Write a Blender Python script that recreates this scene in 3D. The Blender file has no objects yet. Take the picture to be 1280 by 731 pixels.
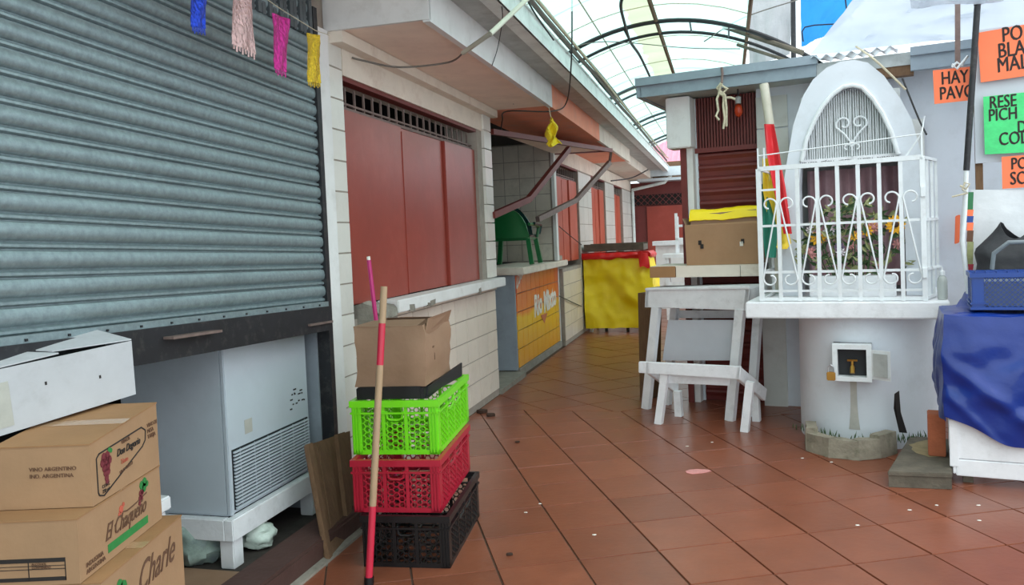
import bpy, bmesh, math, random
from mathutils import Vector, Matrix, noise
random.seed(7)
S = bpy.context.scene
COL = S.collection
# ------------------------------------------------------------------ camera
F, PITCH, ROLL, H, CY = 1000.0, .037, .0425, 1.45, 335.0      # pixels of the 1280x731 frame, radians, metres
cp, sp, cr, sr = math.cos(PITCH), math.sin(PITCH), math.cos(ROLL), math.sin(ROLL)
FW = Vector((0, cp, -sp)); UP0 = Vector((0, sp, cp)); RT0 = Vector((1, 0, 0))
RT = cr*RT0 - sr*UP0; UP = cr*UP0 + sr*RT0
CAM = Vector((0, 0, H))
cd = bpy.data.cameras.new('camera'); cam = bpy.data.objects.new('camera', cd); COL.objects.link(cam)
cd.sensor_width = 36; cd.lens = F/1280*36; cd.shift_y = -(365.5-CY)/1280; cd.clip_end = 200
m = Matrix((RT, UP, -FW)).transposed().to_4x4(); m.translation = CAM; cam.matrix_world = m
S.camera = cam
# ------------------------------------------------------------------ light
wd = bpy.data.worlds.new('world'); S.world = wd; wd.use_nodes = True
bg = wd.node_tree.nodes['Background']
bg.inputs[0].default_value = (.86, .96, 1.0, 1); bg.inputs[1].default_value = 1.55     # even overcast sky
sd = bpy.data.lights.new('sun', 'SUN'); sun = bpy.data.objects.new('sun', sd); COL.objects.link(sun)
sd.energy = .9; sd.angle = math.radians(60); sd.color = (1, .98, .95)                    # veiled sun behind the clouds
sun.rotation_euler = (math.radians(28), math.radians(22), 0)
S.view_settings.view_transform = 'Standard'; S.view_settings.look = 'None'
S.view_settings.gamma = 1; S.view_settings.use_curve_mapping = False
S.view_settings.exposure = .45
# ------------------------------------------------------------------ frames
AL, BL = .262, .46
DU = Vector((math.sin(AL), math.cos(AL), 0)); DW = Vector((math.cos(AL), -math.sin(AL), 0)); W0 = -2.0792
def W(u, w, z): return DU*u + DW*(w+W0) + Vector((0, 0, z))
RO = Vector((2.42, 5.5, 0)); ER = Vector((math.cos(BL), -math.sin(BL), 0)); EQ = Vector((-math.sin(BL), -math.cos(BL), 0))
def R(r, q, z): return RO + ER*r + EQ*q + Vector((0, 0, z))
def G(x, y, z): return Vector((x, y, z))
def ray(x, y): return FW + RT*((x-640)/F) - UP*((y-CY)/F)
def uwz(p): return Vector((p.dot(DU), p.dot(DW)-W0, p.z))
def rqz(p): return Vector(((p-RO).dot(ER), (p-RO).dot(EQ), p.z))
def PZ(x, y, z=0.):
    d = ray(x, y); return CAM + d*((z-H)/d.z)
def PW(x, y, w=0.):
    d = ray(x, y); return CAM + d*((W0+w)/d.dot(DW))
def PU(x, y, u):
    d = ray(x, y); return CAM + d*(u/d.dot(DU))
def PR(x, y, q):
    d = ray(x, y); return CAM + d*((q-(CAM-RO).dot(EQ))/d.dot(EQ))
def PY(x, y, Y):
    d = ray(x, y); return CAM + d*(Y/d.y)
# ------------------------------------------------------------------ helpers
class MB:
    def __init__(s, fr=None): s.v = []; s.f = []; s.fr = fr or (lambda a, b, c: Vector((a, b, c)))
    def add(s, vs, fs):
        n = len(s.v); s.v += [Vector(v) for v in vs]; s.f += [tuple(n+i for i in f) for f in fs]; return s
    def hexa(s, p): return s.add(p, [(0,1,2,3),(7,6,5,4),(0,4,5,1),(1,5,6,2),(2,6,7,3),(3,7,4,0)])
    def box(s, a0, a1, b0, b1, c0, c1):
        f = s.fr
        return s.hexa([f(a0,b0,c0),f(a1,b0,c0),f(a1,b1,c0),f(a0,b1,c0),f(a0,b0,c1),f(a1,b0,c1),f(a1,b1,c1),f(a0,b1,c1)])
    def slab(s, quad, off):
        off = Vector(off); q = [Vector(p) for p in quad]; n = len(q)
        return s.add(q+[p+off for p in q], [tuple(range(n)), tuple(range(2*n-1, n-1, -1))]+[(i, (i+1) % n, n+(i+1) % n, n+i) for i in range(n)])
    def bar(s, a, b, wd, th, up=Vector((0, 0, 1))):
        a, b = Vector(a), Vector(b); d = (b-a).normalized(); x = d.cross(up)
        if x.length < 1e-4: x = d.cross(Vector((1, 0, 0)))
        x.normalize(); y = x.cross(d).normalized(); x = x*wd/2; y = y*th/2
        return s.hexa([a-x-y, a+x-y, a+x+y, a-x+y, b-x-y, b+x-y, b+x+y, b-x+y])
    def tube(s, pts, r, n=8, closed=False):
        pts = [Vector(p) for p in pts]; k = len(pts); rs = r if isinstance(r, (list, tuple)) else [r]*k
        base = len(s.v); ref = None
        for i, p in enumerate(pts):
            if closed: t = pts[(i+1) % k]-pts[i-1]
            else: t = pts[min(i+1, k-1)]-pts[max(i-1, 0)]
            t.normalize()
            if ref is None: ref = t.orthogonal().normalized()
            ref = (ref - t*ref.dot(t))
            ref = ref.normalized() if ref.length > 1e-6 else t.orthogonal().normalized()
            b = t.cross(ref)
            for j in range(n):
                a = 2*math.pi*j/n; s.v.append(p+(ref*math.cos(a)+b*math.sin(a))*rs[i])
        for i in range(k if closed else k-1):
            i2 = (i+1) % k
            for j in range(n): s.f.append((base+i*n+j, base+i*n+(j+1) % n, base+i2*n+(j+1) % n, base+i2*n+j))
        if not closed:
            s.f.append(tuple(base+j for j in range(n-1, -1, -1))); s.f.append(tuple(base+(k-1)*n+j for j in range(n)))
        return s
    def lathe(s, c, prof, n=24, fr=None):
        base = len(s.v); c = Vector(c)
        for r, z in prof:
            for j in range(n):
                a = 2*math.pi*j/n; s.v.append(c+Vector((r*math.cos(a), r*math.sin(a), z)))
        k = len(prof)
        for i in range(k-1):
            for j in range(n): s.f.append((base+i*n+j, base+i*n+(j+1) % n, base+(i+1)*n+(j+1) % n, base+(i+1)*n+j))
        s.f.append(tuple(base+j for j in range(n-1, -1, -1))); s.f.append(tuple(base+(k-1)*n+j for j in range(n)))
        return s
    def ball(s, c, r, n=10, m_=7, sc=(1, 1, 1)):
        c = Vector(c); prof = [(max(.02*r, r*math.sin(math.pi*i/m_)), -r*math.cos(math.pi*i/m_)) for i in range(m_+1)]
        b0 = len(s.v); s.lathe((0, 0, 0), prof, n)
        for i in range(b0, len(s.v)): v = s.v[i]; s.v[i] = c+Vector((v.x*sc[0], v.y*sc[1], v.z*sc[2]))
        return s
    def grid(s, fn, nu, nv, closed=False):
        base = len(s.v)
        for i in range(nu+1):
            for j in range(nv+1): s.v.append(Vector(fn(i/nu, j/nv)))
        for i in range(nu):
            for j in range(nv): s.f.append((base+i*(nv+1)+j, base+(i+1)*(nv+1)+j, base+(i+1)*(nv+1)+j+1, base+i*(nv+1)+j+1))
        return s
    def mesh(s, name, org, smooth=False, bev=0, solid=0):
        me = bpy.data.meshes.new(name); me.from_pydata([v-org for v in s.v], [], s.f)
        bm = bmesh.new(); bm.from_mesh(me); bmesh.ops.recalc_face_normals(bm, faces=bm.faces)
        if bev: bmesh.ops.bevel(bm, geom=[e for e in bm.edges if len(e.link_faces) == 2 and e.calc_face_angle(0) > .6], offset=bev, segments=2, affect='EDGES', clamp_overlap=True)
        if solid: bmesh.ops.solidify(bm, geom=bm.faces[:], thickness=solid)
        if smooth:
            for f in bm.faces: f.smooth = True
            for e in bm.edges:
                if len(e.link_faces) == 2 and e.calc_face_angle(0) > .7: e.smooth = False
        bm.to_mesh(me); bm.free(); return me
    def build(s, name, mat, parent=None, smooth=False, bev=0, solid=0, org=None, label=None, kind=None):
        if parent: org = origin(parent)
        elif org is None:
            xs = [v.x for v in s.v]; ys = [v.y for v in s.v]
            org = Vector(((min(xs)+max(xs))/2, (min(ys)+max(ys))/2, min(v.z for v in s.v)))
        me = s.mesh(name, org, smooth, bev, solid)
        me.materials.append(MAT[mat]); o = bpy.data.objects.new(name, me); COL.objects.link(o)
        if parent: o.parent = parent
        else: o.location = org
        if label: o['label'] = label
        if kind: o['kind'] = kind
        return o
def origin(o):
    p = Vector((0, 0, 0))
    while o: p += o.location; o = o.parent
    return p
def thing(name, label, cat, loc, group=None):
    o = bpy.data.objects.new(name, None); COL.objects.link(o); o.location = loc; o.empty_display_size = .1
    o['label'] = label; o['category'] = cat
    if group: o['group'] = group
    return o
def tag(o, label, cat, group=None):
    o['label'] = label; o['category'] = cat
    if group: o['group'] = group
    return o
def struct(o, label=None, cat=None):
    o['kind'] = 'structure'
    if label: o['label'] = label
    if cat: o['category'] = cat
    return o
def inst(name, me, parent, mtx):
    o = bpy.data.objects.new(name, me); COL.objects.link(o); o.parent = parent
    t = mtx.copy(); t.translation = mtx.translation-origin(parent); o.matrix_local = t; return o
def frame_m(o, x, y, z):
    m = Matrix((x, y, z)).transposed().to_4x4(); m.translation = o; return m
def text(name, body, size, mat, parent, o, xd, yd, shear=0, th=.0012, bold=0, sx=1, align='LEFT'):
    cu = bpy.data.curves.new(name, 'FONT'); cu.body = body; cu.size = size; cu.shear = shear; cu.offset = bold; cu.align_x = align
    cu.resolution_u = 3; cu.extrude = th/2
    ob = bpy.data.objects.new(name, cu); COL.objects.link(ob)
    me = bpy.data.meshes.new_from_object(ob); bpy.data.objects.remove(ob); bpy.data.curves.remove(cu)
    xd, yd = Vector(xd).normalized(), Vector(yd).normalized(); nd = xd.cross(yd); og = origin(parent)
    for v in me.vertices: v.co = Vector(o)+xd*v.co.x*sx+yd*v.co.y+nd*(v.co.z+th/2)-og
    me.name = name; me.materials.clear(); me.materials.append(MAT[mat])
    r = bpy.data.objects.new(name, me); COL.objects.link(r); r.parent = parent; return r
def arcpts(fn, a0, a1, n): return [fn(a0+(a1-a0)*i/n) for i in range(n+1)]
def nz(p, s=1.): return noise.noise(Vector(p)*s)
# ------------------------------------------------------------------ materials
def lin(c): return tuple(((x/255)/12.92 if x/255 <= .04045 else ((x/255+.055)/1.055)**2.4) for x in c)+(1,)
MAT = {}
def M(name, rgb, rough=.6, metal=0, var=.12, vs=6, bump=0, bs=60, dirt=None, rnd=0, stretch=(1, 1, 1), spec=.5, alpha=1, trans=0, emit=0, coat=0):
    m_ = bpy.data.materials.new(name); m_.use_nodes = True; nt = m_.node_tree; N = nt.nodes; L = nt.links
    b = N['Principled BSDF']; b.inputs['Roughness'].default_value = rough; b.inputs['Metallic'].default_value = metal
    b.inputs['Specular IOR Level'].default_value = spec; b.inputs['Coat Weight'].default_value = coat
    if trans: b.inputs['Transmission Weight'].default_value = trans
    if alpha < 1: b.inputs['Alpha'].default_value = alpha
    geo = N.new('ShaderNodeNewGeometry'); mp = N.new('ShaderNodeMapping'); mp.inputs['Scale'].default_value = stretch
    L.new(geo.outputs['Position'], mp.inputs['Vector'])
    base = lin(rgb)
    n1 = N.new('ShaderNodeTexNoise'); n1.inputs['Scale'].default_value = vs; n1.inputs['Detail'].default_value = 5; n1.inputs['Roughness'].default_value = .65
    L.new(mp.outputs['Vector'], n1.inputs['Vector'])
    rp = N.new('ShaderNodeValToRGB'); rp.color_ramp.elements[0].position = .3; rp.color_ramp.elements[1].position = .7
    rp.color_ramp.elements[0].color = tuple(c*(1-var) for c in base[:3])+(1,); rp.color_ramp.elements[1].color = tuple(min(1, c*(1+var)) for c in base[:3])+(1,)
    L.new(n1.outputs['Fac'], rp.inputs['Fac']); out = rp.outputs['Color']
    if dirt:
        dc, amt, ds = dirt
        n2 = N.new('ShaderNodeTexNoise'); n2.inputs['Scale'].default_value = ds; n2.inputs['Detail'].default_value = 8; n2.inputs['Roughness'].default_value = .7
        L.new(mp.outputs['Vector'], n2.inputs['Vector'])
        r2 = N.new('ShaderNodeValToRGB'); r2.color_ramp.elements[0].position = .52; r2.color_ramp.elements[1].position = .78
        r2.color_ramp.elements[0].color = (0, 0, 0, 1); r2.color_ramp.elements[1].color = (amt, amt, amt, 1)
        L.new(n2.outputs['Fac'], r2.inputs['Fac'])
        mx = N.new('ShaderNodeMix'); mx.data_type = 'RGBA'; L.new(r2.outputs['Color'], mx.inputs['Factor']); L.new(out, mx.inputs['A']); mx.inputs['B'].default_value = lin(dc); out = mx.outputs['Result']
    if rnd:
        oi = N.new('ShaderNodeObjectInfo'); mr = N.new('ShaderNodeMapRange'); mr.inputs['To Min'].default_value = 1-rnd; mr.inputs['To Max'].default_value = 1+rnd
        L.new(oi.outputs['Random'], mr.inputs['Value'])
        hs = N.new('ShaderNodeHueSaturation'); L.new(mr.outputs['Result'], hs.inputs['Value']); L.new(out, hs.inputs['Color']); out = hs.outputs['Color']
    L.new(out, b.inputs['Base Color'])
    if bump:
        n3 = N.new('ShaderNodeTexNoise'); n3.inputs['Scale'].default_value = bs; n3.inputs['Detail'].default_value = 4; L.new(mp.outputs['Vector'], n3.inputs['Vector'])
        bp = N.new('ShaderNodeBump'); bp.inputs['Strength'].default_value = bump; bp.inputs['Distance'].default_value = .01
        L.new(n3.outputs['Fac'], bp.inputs['Height']); L.new(bp.outputs['Normal'], b.inputs['Normal'])
    if emit: b.inputs['Emission Color'].default_value = base; b.inputs['Emission Strength'].default_value = emit
    MAT[name] = m_; return m_
def MT(name, rgb, through=.35, translucent=.45, rough=.4):           # light passes: plastic sheeting
    m_ = bpy.data.materials.new(name); m_.use_nodes = True; nt = m_.node_tree; N = nt.nodes; L = nt.links
    for n in list(N):
        if n.type != 'OUTPUT_MATERIAL': N.remove(n)
    out = [n for n in N][0]
    geo = N.new('ShaderNodeNewGeometry'); ns = N.new('ShaderNodeTexNoise'); ns.inputs['Scale'].default_value = 3; ns.inputs['Detail'].default_value = 6
    L.new(geo.outputs['Position'], ns.inputs['Vector']); c = lin(rgb)
    rp = N.new('ShaderNodeValToRGB'); rp.color_ramp.elements[0].position = .3; rp.color_ramp.elements[0].color = tuple(x*.86 for x in c[:3])+(1,); rp.color_ramp.elements[1].color = c
    L.new(ns.outputs['Fac'], rp.inputs['Fac'])
    t1 = N.new('ShaderNodeBsdfTransparent'); t2 = N.new('ShaderNodeBsdfTranslucent'); t3 = N.new('ShaderNodeBsdfDiffuse')
    for t in (t1, t2, t3): L.new(rp.outputs['Color'], t.inputs['Color'])
    a = N.new('ShaderNodeMixShader'); a.inputs[0].default_value = translucent/(1-through) if through < 1 else 0
    L.new(t3.outputs[0], a.inputs[1]); L.new(t2.outputs[0], a.inputs[2])
    b = N.new('ShaderNodeMixShader'); b.inputs[0].default_value = through; L.new(a.outputs[0], b.inputs[1]); L.new(t1.outputs[0], b.inputs[2])
    L.new(b.outputs[0], out.inputs['Surface']); MAT[name] = m_
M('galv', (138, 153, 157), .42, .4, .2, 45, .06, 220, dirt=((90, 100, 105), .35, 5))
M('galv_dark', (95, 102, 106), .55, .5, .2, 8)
M('black_iron', (38, 38, 42), .5, .2, .2, 12, dirt=((110, 105, 100), .4, 20))
M('grey_paint', (150, 158, 168), .55, 0, .1, 5, dirt=((100, 100, 100), .35, 7))
M('tile_white', (222, 219, 212), .28, 0, .05, 3, dirt=((178, 168, 155), .35, 5), rnd=.05)
M('tile_lower', (222, 210, 197), .3, 0, .05, 3, dirt=((176, 155, 135), .4, 4), rnd=.05)
M('tile_inner', (214, 205, 192), .35, 0, .08, 3, dirt=((120, 110, 100), .4, 4), rnd=.06)
M('grout', (158, 148, 138), .9, 0, .15, 10)
M('plaster_white', (228, 227, 226), .75, 0, .06, 3, .15, 25, dirt=((165, 158, 150), .4, 5))
M('plaster_cream', (228, 216, 202), .8, 0, .08, 3, .15, 25, dirt=((165, 130, 110), .5, 4))
M('soffit_pink', (246, 226, 210), .8, 0, .08, 2.5, .1, 25, dirt=((205, 180, 165), .5, 3))
M('salmon', (244, 156, 124), .7, 0, .08, 3, .1, 25, dirt=((200, 170, 160), .5, 5))
M('concrete', (140, 134, 124), .9, 0, .2, 8, .6, 40, dirt=((95, 88, 78), .6, 9))
M('concrete_moss', (142, 134, 118), .9, 0, .2, 10, .6, 40, dirt=((70, 78, 48), .75, 12))
M('floor_dark', (66, 60, 56), .9, 0, .25, 8, .4, 30, dirt=((40, 36, 34), .6, 6))
M('kerb_red', (76, 50, 44), .75, 0, .2, 8, .3, 40, dirt=((60, 48, 44), .6, 8))
M('red_paint', (148, 61, 49), .3, 0, .1, 3, .12, 7, dirt=((166, 84, 74), .35, 3))
M('red_dark', (112, 44, 40), .5, 0, .12, 5, dirt=((80, 34, 32), .5, 6))
M('red_orange', (190, 88, 66), .4, 0, .1, 5, dirt=((205, 150, 135), .5, 5), stretch=(1, 1, .3))
M('rust_bar', (124, 104, 98), .6, .2, .2, 20)
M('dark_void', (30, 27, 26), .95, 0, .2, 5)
M('floor_tile', (130, 74, 52), .32, 0, .13, 5, .12, 30, dirt=((112, 62, 46), .6, 2.2), rnd=.11)
M('floor_grout', (84, 62, 50), .9, 0, .2, 12)
M('zinc_white', (226, 234, 232), .5, .1, .1, 6, dirt=((140, 146, 146), .5, 7))
M('zinc_grey', (180, 184, 182), .6, .1, .15, 5, dirt=((110, 110, 108), .5, 6))
M('fascia_grey', (138, 150, 160), .5, .1, .1, 5, dirt=((105, 114, 122), .5, 7), stretch=(1, 1, 1))
M('wire_black', (30, 30, 32), .6, 0, .1, 10)
M('wire_grey', (110, 105, 98), .7, 0, .1, 10)
M('pvc', (206, 200, 184), .5, 0, .06, 5, dirt=((160, 150, 130), .4, 8))
M('rope', (200, 190, 165), .9, 0, .2, 60, .5, 200)
M('card', (168, 131, 98), .8, 0, .07, 6, .08, 60, dirt=((160, 116, 76), .4, 4))
M('card_side', (160, 118, 80), .8, 0, .07, 6, .08, 60, dirt=((142, 102, 70), .4, 4))
M('card_dull', (146, 114, 90), .7, 0, .08, 6, .1, 60, dirt=((128, 100, 78), .4, 4))
M('card_white', (186, 186, 190), .75, 0, .06, 5, .1, 50, dirt=((150, 148, 148), .4, 9))
M('card_in', (120, 92, 66), .9, 0, .1, 6)
M('tape', (178, 142, 110), .12, 0, .05, 12, .3, 30)
M('ink_black', (42, 36, 34), .8, 0, .1, 40)
M('ink_brown', (104, 72, 54), .8, 0, .1, 40)
M('ink_green', (46, 128, 62), .8, 0, .15, 30)
M('ink_wine', (120, 42, 52), .8, 0, .2, 30)
M('ink_red', (190, 90, 70), .8, 0, .2, 30)
M('ink_white', (230, 225, 215), .7, 0, .1, 20)
M('white_wood', (234, 235, 238), .6, 0, .06, 8, .15, 40, dirt=((150, 148, 146), .4, 9), stretch=(1, 1, 1))
M('white_board', (196, 200, 208), .6, 0, .04, 4)
M('freezer', (190, 199, 208), .35, .0, .04, 3, dirt=((165, 172, 178), .35, 4))
M('freezer_dark', (24, 27, 31), .6, 0, .1, 8)
M('chrome', (190, 195, 200), .3, .7, .05, 10)
M('wood_old', (112, 84, 60), .85, 0, .25, 12, .4, 60, dirt=((70, 52, 40), .6, 6), stretch=(6, 6, 1))
M('wood_grey', (96, 88, 76), .85, 0, .25, 10, .4, 60, dirt=((60, 58, 50), .6, 6))
M('wood_worn', (150, 132, 98), .9, 0, .2, 14, .3, 60)
M('stick', (172, 142, 112), .55, 0, .12, 10, stretch=(8, 8, 1))
M('stick_red', (196, 40, 66), .35, 0, .05, 10)
M('stick_pink', (190, 30, 110), .35, 0, .05, 10)
M('plastic_green', (118, 216, 26), .32, 0, .04, 6)
M('plastic_red', (172, 26, 50), .35, 0, .06, 6)
M('plastic_black', (16, 16, 18), .38, 0, .1, 6)
M('plastic_blue', (18, 62, 140), .35, 0, .06, 6)
M('chair_green', (30, 112, 62), .35, 0, .08, 6)
M('chair_dark', (26, 58, 58), .25, 0, .08, 6)
M('tarp_yellow', (252, 220, 16), .42, 0, .06, 5, .12, 40)
M('tarp_blue', (0, 44, 130), .36, 0, .08, 4, .15, 30, coat=.2)
M('plastic_sheet_red', (216, 36, 34), .35, 0, .1, 6)
M('bag', (150, 168, 160), .3, 0, .3, 16, .3, 30, dirt=((70, 74, 130), .6, 6))
M('bag_white', (208, 222, 212), .35, 0, .15, 18, .2, 30, dirt=((70, 120, 80), .7, 14))
M('white_iron', (222, 226, 228), .4, 0, .05, 12, dirt=((160, 152, 140), .3, 20))
M('white_wall', (214, 219, 226), .7, 0, .04, 2.5, .1, 20, dirt=((170, 172, 172), .35, 4))
M('wall_block', (208, 210, 206), .75, 0, .05, 3, .15, 20, dirt=((160, 156, 146), .4, 4))
M('curtain', (196, 160, 166), .7, 0, .12, 10)
M('leaf', (60, 84, 48), .6, 0, .3, 30)
M('leaf_pale', (150, 152, 104), .6, 0, .25, 30)
M('petal_yellow', (240, 180, 40), .6, 0, .15, 30)
M('petal_pink', (206, 140, 136), .6, 0, .2, 30)
M('petal_white', (216, 206, 212), .6, 0, .12, 30)
M('petal_purple', (150, 130, 170), .6, 0, .2, 30)
M('flower_heart', (60, 38, 26), .8, 0, .2, 30)
M('brass', (176, 132, 62), .35, .8, .1, 20)
M('brick', (176, 98, 66), .85, 0, .12, 14, .3, 60)
M('stain', (178, 176, 168), .8, 0, .1, 12)
M('sign_orange', (255, 122, 74), .45, 0, .05, 6)
M('sign_green', (58, 206, 116), .25, 0, .12, 14, .3, 25)
M('cloth_white', (220, 222, 224), .8, 0, .06, 8, .3, 20)
M('bag_black', (38, 38, 42), .6, 0, .2, 8, .4, 20)
M('strap', (120, 128, 134), .6, 0, .1, 20)
M('bottle', (186, 192, 186), .15, 0, .05, 10, alpha=.75)
M('flag_red', (206, 40, 48), .6, 0, .08, 8)
M('flag_yellow', (244, 208, 60), .6, 0, .08, 8)
M('flag_green', (30, 116, 96), .6, 0, .08, 8)
M('orange_bulb', (190, 62, 26), .25, 0, .2, 20, alpha=.9)
M('glass_bulb', (196, 190, 184), .1, 0, .05, 10, alpha=.7)
M('foil_blue', (36, 66, 190), .2, .7, .3, 60, .6, 70)
M('foil_rose', (214, 170, 168), .2, .7, .25, 50, .6, 60)
M('foil_pink', (204, 40, 138), .2, .7, .3, 60, .6, 70)
M('foil_gold', (230, 186, 40), .2, .75, .3, 60, .7, 80)
M('tin_pink', (226, 140, 158), .6, 0, .08, 5)
M('tin_light', (206, 216, 222), .4, .2, .1, 6)
M('board_grey', (186, 186, 188), .85, 0, .08, 5, .3, 60)
M('flower_cloth', (236, 210, 40), .7, 0, .1, 30)
MT('roof_sheet', (212, 244, 236), .45, .42)
MT('plastic_white', (236, 240, 246), .35, .45)
MT('plastic_blue_sheet', (120, 205, 255), .3, .5)
MT('roof_stain', (255, 234, 206), .5, .4)
def mural():
    m_ = M('mural', (240, 160, 40), .3, 0, .1, 4, rnd=.04); nt = m_.node_tree; N = nt.nodes; L = nt.links
    geo = N.new('ShaderNodeNewGeometry'); sx = N.new('ShaderNodeSeparateXYZ'); L.new(geo.outputs['Position'], sx.inputs[0])
    ns = N.new('ShaderNodeTexNoise'); ns.inputs['Scale'].default_value = 2.2; L.new(geo.outputs['Position'], ns.inputs['Vector'])
    ad = N.new('ShaderNodeMath'); ad.operation = 'MULTIPLY_ADD'; ad.inputs[1].default_value = .25; L.new(ns.outputs['Fac'], ad.inputs[0]); L.new(sx.outputs['Z'], ad.inputs[2])
    rp = N.new('ShaderNodeValToRGB'); e = rp.color_ramp.elements
    e[0].position = 0.2; e[0].color = lin((232, 160, 30)); e[1].position = .72; e[1].color = lin((240, 190, 30))
    x = rp.color_ramp.elements.new(.78); x.color = lin((236, 124, 36)); x = rp.color_ramp.elements.new(1.0); x.color = lin((214, 92, 30))
    L.new(ad.outputs[0], rp.inputs['Fac']); b = N['Principled BSDF']; L.new(rp.outputs['Color'], b.inputs['Base Color'])
mural()
# ================================================================== STRUCTURE: floor
def clip(poly, n, d):                      # keep n.p >= d
    out = []
    for i, p in enumerate(poly):
        q = poly[(i+1) % len(poly)]; a = n[0]*p[0]+n[1]*p[1]-d; b = n[0]*q[0]+n[1]*q[1]-d
        if a >= 0: out.append(p)
        if (a >= 0) != (b >= 0): t = a/(a-b); out.append((p[0]+(q[0]-p[0])*t, p[1]+(q[1]-p[1])*t))
    return out
floor = struct(MB().box(-4, 7, -1.5, 24, -.2, -.007).build('floor', 'floor_grout', org=Vector((0, 0, 0))))
JN = .0035
def tile_mesh(poly):
    k = len(poly); cx = sum(p[0] for p in poly)/k; cy = sum(p[1] for p in poly)/k
    top = [(cx+(x-cx)*.99, cy+(y-cy)*.99, 0) for x, y in poly]; bot = [(x, y, -.008) for x, y in poly]
    mb = MB(); mb.add([Vector(p) for p in bot+top], [tuple(range(k, 2*k))]+[(i, (i+1) % k, k+(i+1) % k, k+i) for i in range(k)]); return mb
US = 6.487
full = {}; tiles = []
for T, yaw, ox, oy, far in ((.37196, .17886, -.1882, 3.8331, 0), (.405, .4975, 0, 0, 1)):
    d1 = Vector((math.cos(yaw), math.sin(yaw))); d2 = Vector((math.sin(yaw), -math.cos(yaw)))
    if far: o2 = d1*3.79*1.0 + d2*(-6.11)
    else: o2 = Vector((ox, oy))
    for c in range(-46, 47):
        for r_ in range(-60, 30):
            c0 = o2+d1*(c+.5)*T+d2*(r_+.5)*T
            if c0.y < 2.2 or c0.y > 19.6 or c0.x < -1.9 or c0.x > .68*c0.y+.5: continue
            p3 = Vector((c0.x, c0.y, 0)); u, w, _ = uwz(p3); q = rqz(p3)[1]
            if w < -.3 or (far and u < US-.4) or (not far and u > US+.4) or (w > 1.9 and q < -1.1) or w > 6: continue
            hs = T/2-JN
            poly = [tuple(c0+d1*a*hs+d2*b*hs) for a, b in ((-1, -1), (1, -1), (1, 1), (-1, 1))]
            n0 = len(poly); P0 = poly
            wl = .22 if u < 3.9 else .0
            poly = clip(poly, (DW.x, DW.y), wl+W0)
            poly = clip(poly, (DU.x, DU.y), US+.003) if far else clip(poly, (-DU.x, -DU.y), -(US-.003))
            if len(poly) < 3: continue
            ar = abs(sum(poly[i][0]*poly[(i+1) % len(poly)][1]-poly[(i+1) % len(poly)][0]*poly[i][1] for i in range(len(poly))))/2
            if ar < .0015: continue
            tiles.append((c0.length, far, yaw, c0, poly, ar > .97*(2*hs)**2, hs))
tiles.sort(key=lambda t: t[0])
rest = MB()
for i, (dist, far, yaw, c0, poly, whole, hs) in enumerate(tiles):
    if i < 300:
        dz = random.uniform(-.0012, .0012)
        if whole:
            if far not in full:
                full[far] = tile_mesh([(a*hs, b*hs) for a, b in ((-1, -1), (1, -1), (1, 1), (-1, 1))]).mesh('floor_tile', Vector((0, 0, 0)))
                full[far].materials.append(MAT['floor_tile'])
            inst('floor_tile', full[far], floor, Matrix.Translation((c0.x, c0.y, dz)) @ Matrix.Rotation(yaw, 4, 'Z') @ Matrix.Rotation(random.uniform(-.002, .002), 4, 'X'))
        else:
            mb = tile_mesh(poly); mb.build('floor_tile', 'floor_tile', floor)
    else:
        t = tile_mesh(poly); rest.add(t.v, t.f)
if rest.v: rest.build('far_floor_tiles', 'floor_tile', floor, kind='stuff')
# ------------------------------------------------------------------ left wall
TH = .172
wl = MB(W)
wl.box(3.92, 4.21, -.3, -.006, 0, 2.63); wl.box(4.21, 7.12, -.25, -.006, 0, 1.02); wl.box(6.76, 7.13, -.3, -.006, 1.0, 2.63)
wall_left = struct(wl.build('wall_left', 'grout', org=Vector(W(4, 0, 0))))
wl = MB(W); wl.box(10.35, 18.65, -.25, -.006, 0, 1.02); wl.box(10.03, 10.35, -.25, -.006, 1.145, 1.2)
for a, b in ((11.75, 12.92), (14.5, 15.7), (17.0, 18.65)): wl.box(a, b, -.3, -.006, 1.02, 2.63)
wall_far = struct(wl.build('wall_left_far', 'grout', org=Vector(W(14, 0, 0))))
tcache = {}
def wall_tiles(parent, fr, a0, a1, z0, z1, tw, th, mat, fixed=0., depth=.012, j=.003, ax='u', stag=0., name='wall_tile'):
    """tiles on plane: fr(a, fixed, z); proud of the base"""
    nr = max(1, round((z1-z0)/th)); th = (z1-z0)/nr; nc = max(1, round((a1-a0)/tw)); tw = (a1-a0)/nc
    X = (fr(1, 0, 0)-fr(0, 0, 0)); Y = (fr(0, 1, 0)-fr(0, 0, 0)); Z = Vector((0, 0, 1))
    key = (round(tw, 4), round(th, 4), mat, depth)
    if key not in tcache:
        mb = MB(); x, z, e = tw/2-j, th/2-j, .002
        mb.add([(-x, -depth, -z), (x, -depth, -z), (x, -depth, z), (-x, -depth, z), (-x+e, 0, -z+e), (x-e, 0, -z+e), (x-e, 0, z-e), (-x+e, 0, z-e)], [(4, 5, 6, 7), (0, 1, 5, 4), (1, 2, 6, 5), (2, 3, 7, 6), (3, 0, 4, 7)])
        tcache[key] = mb.mesh(name, Vector((0, 0, 0))); tcache[key].materials.append(MAT[mat])
    for i in range(nr):
        for k in range(nc):
            p = fr(a0+(k+.5)*tw, fixed+random.uniform(0, .0015), z0+(i+.5)*th)
            inst(name, tcache[key], parent, frame_m(p, X, Y, Z))
wall_tiles(wall_left, W, 4.04, 4.205, .02, 2.62, .165, TH, 'tile_white')
wall_tiles(wall_left, W, 4.21, 7.12, .06, .98, .29, TH, 'tile_lower')
wall_tiles(wall_left, W, 6.77, 6.90, 1.1, 2.36, .13, TH, 'tile_white', -.012)
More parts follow.
